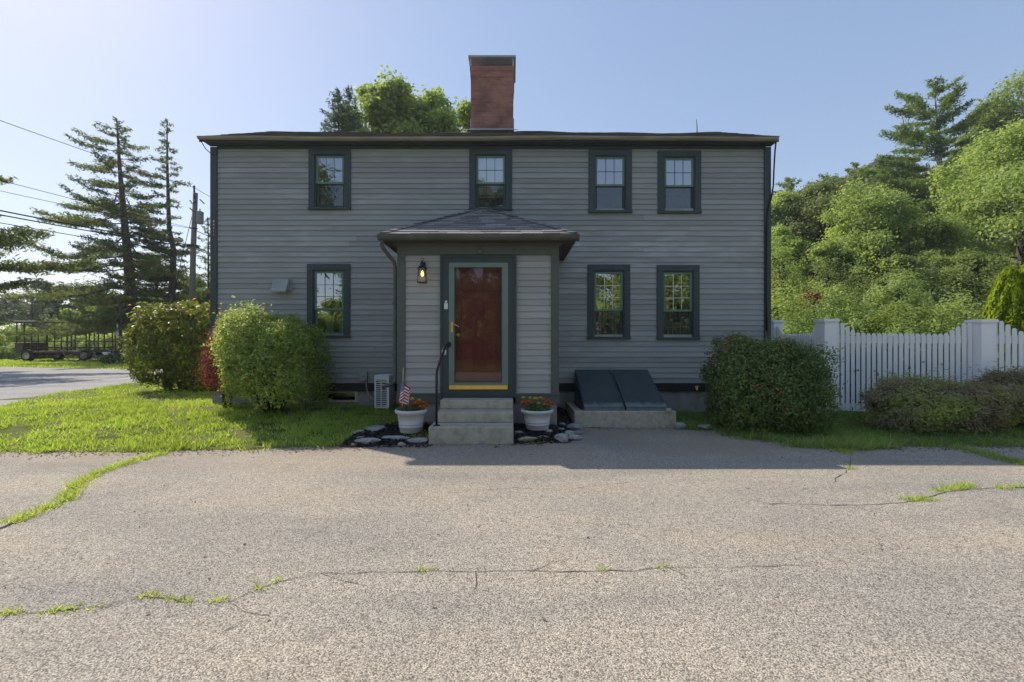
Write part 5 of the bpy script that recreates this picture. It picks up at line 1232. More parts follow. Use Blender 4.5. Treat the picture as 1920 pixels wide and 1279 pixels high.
def deciduous(name, x, y, top, width, label, mat, seed, leaf=.25, n=22000, depthr=None, bottom=.16, group=None, nclump=None, bark='bark', z0=None, clump=.22, dome=False, scat=.24):
    """trunk, limbs and a crown of many ragged leaf clumps; top = world z of the crown top"""
    rng = np.random.default_rng(seed); zb = Hs(x, y) if z0 is None else z0; Ht = top - zb
    t = thing(name, (x, y, zb), label, 'tree', group)
    rx = width / 2; ry = depthr or rx; zc0 = Ht * bottom; rz = (Ht - zc0) / 2; cz = zc0 + rz
    nc = nclump or int(60 + 9 * rx)
    cr = rng.uniform(.55, 1.3, nc) * min(rx, rz * 1.2) * clump
    # the crown is built of a few big lobes with hollows between them; each lobe carries its own clumps
    nl = int(np.clip(5 + 1.6 * rx, 6, 15))
    if dome:
        q = (np.arange(nl) + rng.random(nl)) / nl; prof = np.interp(q, [0, .15, .4, .65, .85, 1], [.72, .78, .72, .55, .3, .05])
        a = np.arange(nl) * 2.4 + rng.uniform(-.5, .5, nl); LC = np.stack([np.cos(a) * rx * prof, np.sin(a) * ry * prof, zc0 + (Ht - zc0) * (.08 + .78 * q)], 1)
    else:
        q = (np.arange(nl) + rng.random(nl)) / nl; a = np.arange(nl) * 2.4 + rng.uniform(-.5, .5, nl); prof = np.sqrt(np.clip(1 - (2 * q - 1) ** 2, .05, 1)) * rng.uniform(.35, .75, nl)
        LC = np.stack([np.cos(a) * rx * prof, np.sin(a) * ry * prof, zc0 + (Ht - zc0) * (.1 + .8 * q)], 1)
    LR = rng.uniform(.3, .5, nl) * min(rx, rz * 1.3); li = rng.choice(nl, nc, p=LR ** 2 / np.sum(LR ** 2)); li[:nl] = np.arange(nl)
    d = unit(rng.normal(0, 1, (nc, 3)) + np.array([0, 0, .35])); rad = rng.uniform(.1, 1, nc) ** .4
    C = LC[li] + d * (rad * LR[li])[:, None] * np.array([1.05, 1.05, .95])
    cr *= .9; C[:, 2] += Ht - np.max(C[:, 2] + cr * .7)
    C[:, 2] = np.minimum(C[:, 2], Ht - cr * .7)
    w = cr ** 2; idx = rng.choice(nc, n, p=w / w.sum())
    dd = unit(rng.normal(0, 1, (n, 3)) + np.array([0, 0, .25]))
    rr = rng.uniform(0, 1, n) ** .5
    st = np.stack([rng.uniform(.8, 1.5, nc), rng.uniform(.8, 1.5, nc), rng.uniform(.55, .95, nc)], 1)
    P = C[idx] + dd * (cr[idx] * rr)[:, None] * st[idx] + rng.normal(0, scat, (n, 3)) * cr[idx][:, None]
    out = unit((P - np.array([0, 0, cz])) / np.array([rx, ry, rz]))
    nrm = dd * .5 + out * .45 + np.array([0, 0, .35])
    keep = (P[:, 2] > .1); P, nrm, idx = P[keep], nrm[keep], idx[keep]
    ct = rng.normal(0, .1, nc) + rng.normal(0, .11, nl)[li]
    tint = np.clip(.46 + ct[idx] + .17 * rng.normal(0, 1, len(P)), 0, 1)
    np_mesh('crown', leaf_quads(P, rng.uniform(.55, 1.35, len(P)) * leaf, nrm, rng, .6, None, .75), 4, tint, mat, t)
    mb = MB(); rg = random.Random(seed); r0 = .018 * Ht + .03
    hh = Ht * .82; lean = rg.uniform(-.04, .04) * Ht
    tp = [Vector((x + lean * q * q + rg.uniform(-.02, .02) * rx, y, zb - .1 + hh * q)) for q in (0, .12, .3, .5, .7, .88, 1)]
    mb.tube(tp, [r0 * 1.3, r0, r0 * .85, r0 * .65, r0 * .42, r0 * .22, r0 * .08], 10)
    order = np.argsort(-cr)[:min(nc, 40)]
    for k in order:
        e = Vector((x, y, zb)) + Vector(C[k]); q = min(.8, max(.1, (C[k][2] / hh) * .62)); b = Vector((x + lean * q * q, y, zb + hh * q))
        m = b.lerp(e, .5) + Vector((0, 0, -.04 * (e - b).length)); rb = r0 * .3 * (1 - .5 * q)
        mb.tube([b, m, e], [rb, rb * .65, rb * .22], 6)
        for s in range(3):
            e2 = e + Vector((rg.uniform(-1, 1), rg.uniform(-1, 1), rg.uniform(-.2, .9))) * float(cr[k]) * .9; mb.tube([m.lerp(e, .6), e2], [rb * .3, rb * .08], 5)
    mb.build('trunk', M[bark], t, smooth=True)
    return t

def conifer(name, trunk, rfun, z_start, label, mat, seed, nb=70, tuft=.22, per=26, droop=.1, upturn=.25, asym=None, bark='bark', r0=.2, group=None, wid=.22, dens=1.0, flat=.14, bare=.25, gaps=0.0, twig=.3):
    """trunk: list of points; boughs in loose whorls carrying flat sprays of needles"""
    rng = np.random.default_rng(seed); rg = random.Random(seed)
    base = trunk[0]; t = thing(name, tuple(base), label, 'tree', group)
    tr = [Vector(p) for p in trunk]; zt = tr[-1].z; zb = tr[0].z; Ht = zt - zb
    def on(z):
        for a, b in zip(tr[:-1], tr[1:]):
            if z <= b.z: return a.lerp(b, (z - a.z) / (b.z - a.z))
        return tr[-1].copy()
    mb = MB(); ns = len(tr)
    rads = [max(.02, r0 * (1 - .93 * (p.z - zb) / Ht)) for p in tr]; mb.tube(tr, rads, 10)
    Q, A, NN, TT = [], [], [], []
    for k in range(nb):
        q = (k + rg.random() * .8) / nb; z = z_start + (zt - z_start) * q
        if gaps and rg.random() < gaps: continue
        a = k * 2.4 + rg.uniform(-.5, .5); L = rfun((z - zb) / Ht) * (rg.uniform(.45, 1.15) if seed in (111, 112) else rg.uniform(.72, 1.12))
        if asym: L *= asym(a, (z - zb) / Ht)
        if L < .1: continue
        o = on(z); dr = Vector((math.cos(a), math.sin(a), 0)); sd = Vector((-dr.y, dr.x, 0))
        pts = []
        steep = (.34 * q - .30 if seed in (111, 112) else (.12 * q) if 'spruce' in name else .02 if seed == 113 else .3 * q) + (rg.gauss(0, .09) if 'spruce' in name else 0)
        for s in range(6):
            u = s / 5; pts.append(o + dr * L * u + Vector((0, 0, L * (steep * u - droop * math.sin(u * PI) + upturn * u ** 2.5 * (.5 + .5 * rg.random())))) + sd * L * .05 * math.sin(u * 3 + k))
        rb = .012 + .014 * L * (1 - q * .5) * .6
        mb.tube(pts, [rb * (1 - .85 * s / 5) for s in range(6)], 5)
        m = max(6, int(per * L * dens))
        tt = rg.gauss(.45, .12)
        for j in range(m):
            u = bare + (1 - bare) * (j + rg.random()) / m; i = min(4, int(u * 5)); p = pts[i].lerp(pts[i + 1], u * 5 - i)
            tl = min(twig * L * (1.15 - u) + .10 * L, .9 * L) * rg.uniform(.4, 1)
            side = rg.choice((-1, 1)); td = (dr * .55 + sd * side * rg.uniform(.3, 1) + Vector((0, 0, rg.uniform(-.05, .25)))).normalized()
            nn_ = max(2, int(tl / tuft * 2.6))
            for w in range(nn_):
                pp = p + td * tl * (w + .5) / nn_ + Vector((rg.gauss(0, tuft * .22), rg.gauss(0, tuft * .22), rg.gauss(0, flat * tuft * 2)))
                Q.append(pp - base); A.append(td * .7 + Vector((rg.uniform(-1, 1), rg.uniform(-1, 1), rg.uniform(-.1, .8))) * .75); NN.append((0, 0, 1)); TT.append(tt)
    # leader
    for j in range(30):
        z = zt - Ht * .06 * rg.random(); p = on(z); Q.append(p - base + Vector((rg.gauss(0, .06), rg.gauss(0, .06), 0))); A.append((rg.uniform(-.5, .5), rg.uniform(-.5, .5), 1)); NN.append((rg.uniform(-1, 1), rg.uniform(-1, 1), .2)); TT.append(.45)
    Q = np.array(Q); n = len(Q)
    V = leaf_quads(Q, rng.uniform(.7, 1.4, n) * tuft, np.array(NN, float), rng, wid, np.array(A, float), .8)
    np_mesh('crown', V, 4, np.clip(np.array(TT) + rng.normal(0, .16, n), 0, 1), mat, t)
    mb.build('trunk', M[bark], t, smooth=True)
    return t

ZG = .2
# left: two tall spruces, pine boughs entering from the left edge
d1 = 26
T1 = [Vector((gx(262, d1), d1, ZG)), at(254, 632, d1), at(243, 520, d1), at(232, 400, d1), at(224, 310, d1), at(219, 222, d1)]
def r1(q): return np.interp(q, [0, .12, .2, .35, .5, .68, .85, .95, 1], [3.4, 4.0, 4.3, 4.4, 4.1, 3.2, 2.0, 1.25, .25])
conifer('spruce_tree', T1, r1, 2.2, 'tall spruce with a leaning bare trunk behind the hay wagon', M['lf_spruce'], 111, 120, .2, 25, .05, .2, lambda a, q: 1.0 - .34 * math.cos(a) * (1 if q > .3 else .4) - .28 * max(0, -math.sin(a)), r0=.36, wid=.26, bare=.2, gaps=.12, twig=.3)
d2 = 28
T2 = [Vector((gx(322, d2), d2, ZG)), at(322, 560, d2), at(326, 470, d2), at(317, 430, d2), at(314, 320, d2), at(313, 225, d2)]
def r2(q): return np.interp(q, [0, .2, .35, .5, .66, .8, .93, 1], [2.2, 2.9, 2.0, 1.5, 1.15, 1.05, .6, .15])
conifer('spruce_tree', T2, r2, 2.4, 'narrower tall spruce between the leaning spruce and the utility pole', M['lf_spruce'], 112, 100, .2, 28, .04, .2, lambda a, q: 1 - .35 * math.cos(a) * (1 if q < .75 else .1) - .2 * max(0, -math.sin(a)), r0=.26, wid=.28, bare=.18, gaps=.16, twig=.38)
d3 = 17
T3 = [Vector((gx(-150, d3), d3, ZG)), Vector((gx(-140, d3), d3, 5)), Vector((gx(-135, d3), d3, 10.5))]
conifer('pine_tree', T3, lambda q: np.interp(q, [0, .36, .44, .49, .55, .62, .68, .8, 1], [0, 5.0, 5.6, 4.4, 2.4, 2.4, 3.0, 2.0, .3]), 3.6, 'pine whose boughs reach in from the left edge of the photo', M['lf_spruce'], 113, 26, .2, 34, .05, .06, None, r0=.2, wid=.26, bare=.3, gaps=.1, twig=.3)
# yellowish pine between pole and spruces, spruce behind the pole
d4 = 30
conifer('pine_tree', [Vector((gx(292, d4), d4, ZG)), at(295, 570, d4), at(292, 478, d4)], lambda q: np.interp(q, [0, .3, .7, 1], [2.8, 3.2, 2.4, .4]), 1.0, 'short yellowish pine behind the trunks of the two tall spruces', M['lf_pine'], 114, 44, .26, 26, .05, .2, r0=.16, bare=.2)
d5 = 31
conifer('spruce_tree', [Vector((gx(392, d5), d5, ZG)), at(391, 520, d5), at(390, 408, d5)], lambda q: np.interp(q, [0, .25, .6, .9, 1], [2.2, 2.0, 1.3, .5, .1]), 1.2, 'small spruce behind the utility pole at the house corner', M['lf_pine'], 115, 56, .24, 26, .1, .15, r0=.16, bare=.1)
conifer('spruce_tree', [Vector((gx(60, 44), 44, ZG)), at(60, 560, 44), at(48, 536, 44)], lambda q: np.interp(q, [0, .5, 1], [2.6, 1.8, .1]), 1.0, 'dark pointed spruce on the far left skyline', M['lf_far'], 116, 40, .34, 20, .1, .1, r0=.2, bare=.1)
conifer('spruce_tree', [Vector((gx(12, 60), 60, ZG)), at(12, 580, 60), at(8, 545, 60)], lambda q: np.interp(q, [0, .5, 1], [3.2, 2.2, .1]), 1.0, 'distant pointed spruce at the far left edge', M['lf_far'], 117, 40, .4, 16, .1, .1, r0=.2, bare=.1)
far_l = [(-25, 60, 548, 150, 'lf_far', 'dark tree mass cut by the left edge behind the bushes'), (70, 62, 556, 130, 'lf_far', 'distant dark tree behind the shed and wagon front'), (135, 58, 560, 130, 'lf_decid', 'distant green tree behind the middle of the wagon'), (205, 60, 552, 140, 'lf_far', 'distant dark tree between the trunks of the two tall spruces'), (290, 56, 545, 150, 'lf_far', 'distant dark tree behind the narrower spruce'), (95, 48, 527, 70, 'lf_far', 'dark round distant tree left of the spruces'), (40, 56, 560, 70, 'lf_far', 'dark distant tree at the left edge above the shed'), (165, 50, 540, 80, 'lf_far', 'dark distant tree behind the leaning spruce'), (225, 47, 556, 70, 'lf_decid', 'greener distant tree behind the leaning trunk'), (365, 45, 520, 80, 'lf_far', 'dark distant tree behind the utility pole')]
for i, (px, d, pt_, wpx, m, lab) in enumerate(far_l):
    deciduous('broadleaf_tree', gx(px, d), d, gz(pt_, d), wpx * d / F, lab, M[m], 320 + i, .32, 9000, bottom=.0, z0=ZG, dome=True)
mid_l = [(128, 36, 580, 70, 'lf_decid', 'light green small tree above the hay wagon roof'), (185, 37, 575, 60, 'lf_decid', 'small green tree behind the middle of the wagon'), (205, 34.5, 612, 50, 'lf_bright', 'bright shrubby tree behind the rear of the wagon'), (335, 36, 560, 90, 'lf_decid', 'mid green tree behind the tall glossy shrub')]
for i, (px, d, pt_, wpx, m, lab) in enumerate(mid_l):
    deciduous('broadleaf_tree', gx(px, d), d, gz(pt_, d), wpx * d / F, lab, M[m], 130 + i, .2, 6000, bottom=.0, z0=ZG, dome=True)
for i, (px, d, pt_, wpx, lab) in enumerate([(22, 31, 620, 90, 'leafy bush left of the hay wagon'), (95, 31.5, 632, 60, 'bright bush behind the front of the hay wagon'), (150, 31, 638, 70, 'bright bush behind the middle of the hay wagon'), (200, 30.5, 640, 60, 'bright bush behind the rear of the hay wagon'), (250, 30, 632, 70, 'bright bush behind the leaning trunk base'), (45, 29.5, 652, 70, 'low bush by the drawbar of the wagon'), (-40, 30, 615, 120, 'leafy bush cut by the left edge of the photo'), (310, 27, 625, 70, 'bush hidden mostly by the tall glossy shrub')]):
    ztop = gz(pt_, d); hz = (ztop - ZG) / 2
    shrub('field_bush', (gx(px, d), d, ZG + hz * 1.1), (wpx * d / F / 2 * 1.25, 1.0, hz * 1.1), 900, 6, .17, M['lf_bright'], lab, 'bush', 140 + i, 2.2, .3, -.95, .55, .25, 4, stem_z=ZG)

# behind the roof
d6 = 23
conifer('spruce_tree', [Vector((gx(638, d6), d6, .2)), at(637, 330, d6), at(633, 168, d6)], lambda q: np.interp(q, [0, .5, .75, .9, 1], [3.2, 2.4, 1.6, .85, .08]), 6.0, 'blue green spruce rising behind the roof, left tip', M['lf_bluespruce'], 151, 110, .2, 44, .05, .1, r0=.16, bare=.05)
conifer('spruce_tree', [Vector((gx(658, 24), 24, .2)), at(657, 330, 24), at(654, 160, 24)], lambda q: np.interp(q, [0, .5, .75, .9, 1], [3.2, 2.4, 1.5, .75, .08]), 6.0, 'second spruce tip behind the roof next to the maple', M['lf_bluespruce'], 152, 100, .2, 44, .05, .1, r0=.16, bare=.05)
d7 = 27
for i, (px, top, w, lab) in enumerate(((695, 158, 66, 'maple crown rising behind the roof beside the spruce tips'), (757, 147, 84, 'tallest maple crown behind the roof'), (818, 152, 80, 'maple crown behind the roof left of the chimney'), (880, 160, 62, 'maple branch showing just left of the chimney'))):
    deciduous('maple_tree', gx(px, d7 + i * .7), d7 + i * .7, gz(top, d7), w * d7 / F * 1.5, lab, M['lf_bright'], 160 + i, .24, 15000, bottom=.55, bark='bark_pale', clump=.2, nclump=190, scat=.55, dome=True)

# right hillside
def rt(px, top, wpx, d, mat, lab, seed, leaf, n, bottom=.1, bark='bark', **kw):
    deciduous('broadleaf_tree', gx(px, d), d, gz(top, d), wpx * d / F, lab, M[mat], seed, leaf * .85, int(n * 1.25), bottom=bottom, bark=bark, **kw)
rt(1915, 228, 300, 27, 'lf_bright', 'huge light green tree on the right slope above the arborvitae', 171, .22, 52000, .0, dome=True, clump=.2, nclump=165)
rt(1925, 140, 200, 46, 'lf_decid', 'tree on the hilltop at the upper right corner', 172, .34, 22000, .15)
rt(1855, 200, 120, 48, 'lf_decid', 'hilltop tree between the tall pine and the upper right corner', 173, .32, 15000, .15)
rt(1645, 350, 225, 30, 'lf_bright', 'broad sunlit tree in the middle of the right slope', 174, .21, 44000, .0, dome=True, clump=.2, nclump=110)
rt(1535, 348, 175, 37, 'lf_oak', 'grey green oak beside the house corner', 175, .25, 30000, .0, dome=True, clump=.23, nclump=80)
rt(1466, 362, 120, 38, 'lf_bright', 'oak crown peeking past the house corner', 176, .26, 16000, .0, dome=True)
rt(1468, 425, 90, 25, 'lf_bright', 'small bright green tree right against the house corner', 177, .16, 15000, .0, dome=True)
rt(1745, 410, 130, 27, 'lf_decid', 'shaded tree under the tall pine', 178, .19, 20000, .0, dome=True)
rt(1690, 478, 110, 22, 'lf_oak', 'vine covered thicket tree behind the fence', 179, .15, 20000, .0, dome=True)
rt(1805, 470, 130, 22, 'lf_decid', 'leafy thicket left of the arborvitae', 180, .15, 18000, .0, dome=True)
rt(1560, 455, 120, 24, 'lf_decid', 'young tree behind the near fence post', 181, .16, 18000, .0, dome=True)
rt(1600, 318, 140, 56, 'lf_oak', 'far tree on the ridge behind the oak', 182, .38, 14000, .0, dome=True)
rt(1690, 325, 150, 52, 'lf_decid', 'ridge tree behind the broad sunlit one', 184, .36, 14000, .0, dome=True)
rt(1800, 300, 170, 50, 'lf_decid', 'hill tree behind the tall pine', 183, .34, 20000, .0, dome=True)
rt(1395, 400, 150, 34, 'lf_decid', 'tree hidden behind the right end of the house', 185, .25, 14000, .0, dome=True)
rt(1300, 380, 170, 44, 'lf_oak', 'oak hidden behind the house', 186, .32, 14000, .0, dome=True)
rt(1400, 520, 110, 20, 'lf_decid', 'thicket tree hidden behind the house corner', 187, .18, 12000, .0, dome=True)
deciduous('broadleaf_tree', gx(450, 40), 40, gz(420, 40), 6, 'tree hidden behind the left end of the house', M['lf_decid'], 188, .26, 9000, bottom=.0, z0=ZG, dome=True)
deciduous('broadleaf_tree', gx(530, 46), 46, gz(420, 46), 8, 'second tree hidden behind the left end of the house', M['lf_decid'], 189, .28, 9000, bottom=.0, z0=ZG, dome=True)
d8 = 40
conifer('white_pine', [Vector((gx(1768, d8), d8, Hs(gx(1768, d8), d8))), at(1768, 450, d8), at(1764, 330, d8), at(1758, 240, d8), at(1752, 166, d8)], lambda q: np.interp(q, [0, .3, .5, .7, .85, .95, 1], [3.5, 5.2, 4.6, 3.2, 2.7, 2.0, .5]), 7.0, 'tall white pine standing above the trees on the right slope', M['lf_pine'], 191, 90, .32, 34, -.02, .22, lambda a, q: 1 - .2 * math.cos(a), r0=.36, bark='bark_pale', wid=.24, bare=.3, gaps=.1, twig=.36)
for i, (px, top, d, lab) in enumerate(((1480, 335, 58, 'far pine on the ridge nearest the house'), (1545, 330, 57, 'far pine on the ridge, second from the house'), (1606, 306, 57, 'far pine on the ridge above the broad tree'), (1652, 300, 55, 'far pine on the ridge left of the tall pine'), (1690, 296, 54, 'far pine just left of the tall pine'), (1722, 330, 44, 'pine whose boughs mingle with the tall pine'))):
    zb = Hs(gx(px, d), d)
    conifer('pine_tree', [Vector((gx(px, d), d, zb)), Vector((gx(px, d), d, (zb + gz(top, d)) / 2)), at(px, top, d)], lambda q: np.interp(q, [0, .3, .6, .85, 1], [4.5, 4.8, 3.8, 2.4, .4]), zb + 2, lab, M['lf_pine'], 200 + i, 44, .42, 20, .0, .2, r0=.25, wid=.26, bare=.15)
und = [(1470, 500, 90, 18, 'lf_decid', 'leafy bush in the gap between house corner and fence'), (1528, 548, 90, 16, 'lf_bright', 'sunlit thicket behind the near fence post'), (1608, 572, 110, 15, 'lf_bright', 'sunlit thicket behind the left half of the fence panel'), (1672, 512, 110, 17.5, 'lf_bright', 'tall vine draped thicket behind the fence panel'), (1745, 538, 90, 18.5, 'lf_vine', 'dark leaved thicket painted as a shaded hollow behind the fence panel'), (1790, 592, 90, 14, 'lf_bright', 'bright low thicket behind the right half of the fence panel'), (1835, 535, 100, 18, 'lf_oak', 'thicket just left of the arborvitae'), (1925, 520, 110, 19, 'lf_decid', 'thicket behind the arborvitae'), (1462, 582, 70, 14, 'lf_bright', 'low bush behind the small fence post at the house'), (1575, 520, 80, 19, 'lf_oak', 'grey green thicket behind the sunlit ones'), (1700, 600, 80, 13, 'lf_decid', 'low leafy bush right behind the middle of the fence panel')]
for i, (px, top, wpx, d, m, lab) in enumerate(und):  # leaf tones are mixed so bright patches and a shaded hollow are painted in
    x = gx(px, d); zb = Hs(x, d); hz = (gz(top, d) - zb) / 2
    shrub('thicket', (x, d, zb + hz), (wpx * d / F / 2, 1.2, hz), 1400, 8, .1, M[m], lab, 'bush', 260 + i, 2.1, .6, -.95, .5, .3, 6, up=.6)
shrub('red_sapling', (gx(1518, 15.5), 15.5, gz(563, 15.5)), (.22, .22, .2), 120, 6, .1, M['lf_red'], 'small reddish sapling among the thickets by the house', 'bush', 230, 2, .2, -.9, .5, .15, 3)

# trees across the drive behind the viewer: they show in the window panes
for i, (x, y, top, w, m, lab) in enumerate(((-20, -22, 20.5, 11, 'lf_decid', 'broad tree mirrored in the left windows'), (-11, -25, 8.5, 10, 'lf_decid', 'tree mirrored beside the left windows'), (-2.2, -22, 15.4, 6, 'lf_decid', 'tree mirrored in the middle upper window'), (5.6, -22, 18.5, 5.0, 'lf_decid', 'slim tree mirrored in the third upper window'), (12, -27, 13.0, 9, 'lf_decid', 'low tree mirrored in the right windows'), (21, -25, 11, 10, 'lf_decid', 'tree mirrored in the rightmost lower window'), (9, -15, 6.2, 11, 'lf_decid', 'leafy thicket mirrored in the right lower windows'), (-2, -16, 5.8, 12, 'lf_decid', 'leafy thicket mirrored in the storm door'), (-13, -16, 4.4, 11, 'lf_decid', 'leafy thicket mirrored in the left lower window'), (15, -18, 7.5, 10, 'lf_decid', 'leafy thicket mirrored in the rightmost lower window'), (-7, -19, 6, 13, 'lf_decid', 'back thicket mirrored in the storm door'), (3.5, -19, 6, 12, 'lf_decid', 'back thicket mirrored in the third lower window'))):
    deciduous('broadleaf_tree', x, y, top, w, lab, M[m], 240 + i, .3, 12000, bottom=.0, dome=(i > 5))

# ------------------------------------------------------------------ across the road
up_ = thing('utility_pole', (gx(362, 24), 24, .2), 'weathered wooden utility pole with a grey transformer left of the house', 'utility pole')
mb = MB(); mb.tube([at(358, 690, 24), at(362, 480, 24), at(366.5, 362, 24)], [.15, .135, .115], 14); mb.build('post', M['pole_wood'], up_, smooth=True)
mb = MB(); p = at(375, 420, 23.9); mb.lathe((p.x, p.y, p.z), [(.15, 0), (.17, .03), (.17, .58), (.18, .6), (.18, .63), (.1, .68), (.02, .7)], 20); mb.tube([(p.x, p.y, p.z + .68), (p.x, p.y, p.z + .82)], .03, 8); mb.build('transformer', M['grey_metal'], up_, smooth=True)
mb = MB(); q = at(364, 352, 24); mb.tube([at(364.5, 372, 23.87), q], .045, 8); mb.lathe(tuple(q), [(.03, 0), (.06, .03), (.06, .08), (.03, .12)], 10)
for (a, b) in ((379, 378), (360, 380), (360, 394)): 
    c = at(a, b, 23.9); mb.tube([c + Vector((-.12, 0, .12)), c + Vector((.12, 0, -.12))], .03, 6)
mb.tube([at(358, 381, 23.9), at(368, 379, 23.9)], .03, 6); mb.tube([at(356, 427, 23.9), at(370, 429, 23.9)], .04, 6); mb.box(gx(355, 24), gx(369, 24), 23.8, 24.2, gz(463, 24), gz(459, 24))
mb.build('hardware', M['black_iron'], up_)
wires = [((364, 352), (0, 226), .02, 'uppermost wire from the pole top across the spruces'), ((356, 427), (0, 338), .018, 'second wire from the top, meeting the pole below the transformer'), ((356, 428), (0, 358), .016, 'thin wire just under the second one'), ((357, 460), (0, 395), .045, 'upper of the two thick cables'), ((357, 463), (0, 403), .04, 'lower of the two thick cables'), ((357, 474), (0, 418), .025, 'lowest cable in front of the spruces')]
for (pp, p0, r, lab) in wires:
    A = at(pp[0], pp[1], 24); B = at(p0[0], p0[1], 15.8); E = Vector((-21.5, -8, A.z))
    yb = (B.y - A.y) / (E.y - A.y); sagz = (B.z - A.z) / (yb * (1 - yb))
    pts = []
    xq = (B.x - (A.x + (E.x - A.x) * yb)) / (yb * (1 - yb))
    for k in range(31):
        u = k / 30; b_ = A.lerp(E, u); pts.append(b_ + Vector((xq * u * (1 - u), 0, sagz * u * (1 - u))))
    back = [A + (Vector((-13.5, 56, A.z)) - A) * (k / 12) + Vector((0, 0, -1.1 * 4 * (k / 12) * (1 - k / 12))) for k in range(12, 0, -1)]
    mb = MB(); mb.tube(back + pts, r * .6, 5)
    tag(mb.build('power_line', M['cable']), lab, 'wire', 'wires on the utility pole')
mb = MB(); mb.tube([at(362, 397, 24), at(336, 505, 24.5), at(318, 600, 25)], .015, 5); tag(mb.build('guy_wire', M['cable']), 'slanting guy wire left of the utility pole', 'wire')

WD = 27.0
wg = thing('hay_wagon', (gx(140, WD), WD, .2), 'old farm hay wagon with a tall open slatted rack across the road', 'wagon')
wx0, wx1 = gx(60, WD), gx(222, WD); wz = gz(663, WD)
mb = MB(); mb.box(wx0, wx1, WD - .9, WD + .9, wz + .06, wz + .16); mb.box(wx0 + .4, wx1 - .3, WD - .35, WD - .2, wz - .08, wz + .058); mb.box(wx0 + .4, wx1 - .3, WD + .2, WD + .35, wz - .08, wz + .058); mb.build('deck', M['old_wood'], wg)
for px, z in ((61, 603), (75, 606), (88, 618), (100, 617), (115, 605), (152, 605), (160, 610), (187, 617), (193, 612), (220, 606)):
    for yy in (WD - .86, WD + .86):
        mb = MB(); x = gx(px, WD); mb.box(x - .024, x + .024, yy - .02, yy + .02, wz + .161, gz(z, WD)); mb.build('rack_post', M['rust'], wg)
mb = MB()
for yy in (WD - .86, WD + .86):
    for z in (606, 640, 652): mb.box(wx0, wx1, yy - .045, yy - .031, gz(z, WD) - .025, gz(z, WD) + .025)
mb.build('rack_rail', M['rust'], wg)
mb = MB(); mb.box(wx0 - .05, gx(98, WD), WD - .95, WD + .95, gz(604, WD), gz(602, WD)); mb.build('roof_board', M['cream'], wg)
mb = MB(); mb.box(gx(60, WD) + .08, gx(74, WD), WD - .93, WD - .905, wz + .16, gz(643, WD)); mb.box(gx(60, WD) - .03, gx(60, WD) + .06, WD - .9, WD + .9, wz + .161, gz(643, WD)); mb.build('front_board', M['old_wood'], wg)
for px in (82, 186):
    for yy in (WD - .98, WD + .76):
        x = gx(px, WD); mb = MB(); mb.lathe((0, 0, 0), [(.20, 0), (.30, -.01), (.355, .03), (.36, .12), (.355, .2), (.30, .23), (.2, .22)], 28)
        mb.v = [(x + a, yy + c, .2 + .36 + b) for a, b, c in mb.v]; w = mb.build('wheel', M['rubber'], wg, smooth=True)
        mb = MB(); mb.lathe((0, 0, 0), [(.21, -.015), (.205, -.02), (.19, .0), (.06, .01), (.055, -.02), (.01, -.025)], 24); mb.v = [(x + a, yy + c, .56 + b) for a, b, c in mb.v]; mb.build('rim', M['cream'], w, smooth=True)
mb = MB(); mb.tube([(gx(66, WD), WD, wz - .1), (gx(30, WD), WD - .1, .28)], .05, 6); mb.build('drawbar', M['rust'], wg)
RD = 25.0
hr = thing('hay_rake', (gx(172, RD), RD, .2), 'antique hay rake with two large thin iron wheels in front of the wagon', 'hay rake')
for px, wpx in ((150, 15), (205, 15)):
    c = Vector((gx(px, RD), RD, .2 + .68)); mb = MB()
    n_ = Vector((1, -.75, 0)).normalized(); u_ = Vector((-n_.y, n_.x, 0))
    mb.tube([c + u_ * .66 * math.cos(a) + Vector((0, 0, .66 * math.sin(a))) for a in np.linspace(0, 2 * PI, 41)], .024, 6)
    for k in range(12):
        a = k * PI / 6; mb.tube([c, c + u_ * .65 * math.cos(a) + Vector((0, 0, .65 * math.sin(a)))], .008, 4)
    mb.tube([c - n_ * .08, c + n_ * .08], .06, 10); mb.build('wheel', M['grey_metal'], hr)
mb = MB(); a, b = Vector((gx(150, RD), RD, .88)), Vector((gx(205, RD), RD, .88)); mb.tube([a, b], .035, 8); mb.tube([a.lerp(b, .45), a.lerp(b, .4) + Vector((-.3, -.5, -.55))], .03, 6); mb.tube([a.lerp(b, .55), a.lerp(b, .45) + Vector((-.2, -.5, -.55))], .03, 6)
mb.tube([a.lerp(b, .5), a.lerp(b, .5) + Vector((0, 0, .35))], .025, 6); mb.build('axle', M['rust'], hr)
mb = MB()
for k in range(16):
    p = a.lerp(b, .1 + .8 * k / 15); mb.tube([p, p + Vector((0, .35, .05)), p + Vector((0, .55, -.2)), p + Vector((0, .45, -.62))], .01, 4)
mb.build('tines', M['rust'], hr)
pd = 24.0
pr = thing('rail_fence', (gx(199, pd), pd, .2), 'short white post with one white rail beside the hay rake', 'fence')
mb = MB(); x = gx(199.5, pd); mb.box(x - .1, x + .1, pd - .1, pd + .1, .15, gz(662, pd)); mb.prism([(x - .12, pd - .12, gz(662, pd) + .001), (x + .12, pd - .12, gz(662, pd) + .001), (x + .12, pd + .12, gz(662, pd) + .001), (x - .12, pd + .12, gz(662, pd) + .001)], (0, 0, .05)); mb.build('post', M['vinyl'], pr)
mb = MB(); mb.box(x + .101, gx(275, pd), pd - .03, pd + .03, gz(667.5, pd), gz(663, pd)); mb.build('rail', M['vinyl'], pr)
sp = thing('sign_post', (gx(225, 24.5), 24.5, .2), 'dark wooden post carrying a white bottle shaped sign', 'sign post')
sd_ = 24.5
mb = MB(); x = gx(225, sd_); mb.tube([(x, sd_, .1), (x + .02, sd_, 2.2), (x, sd_, gz(566, sd_))], [.09, .08, .075], 10); mb.build('post', M['bark'], sp)
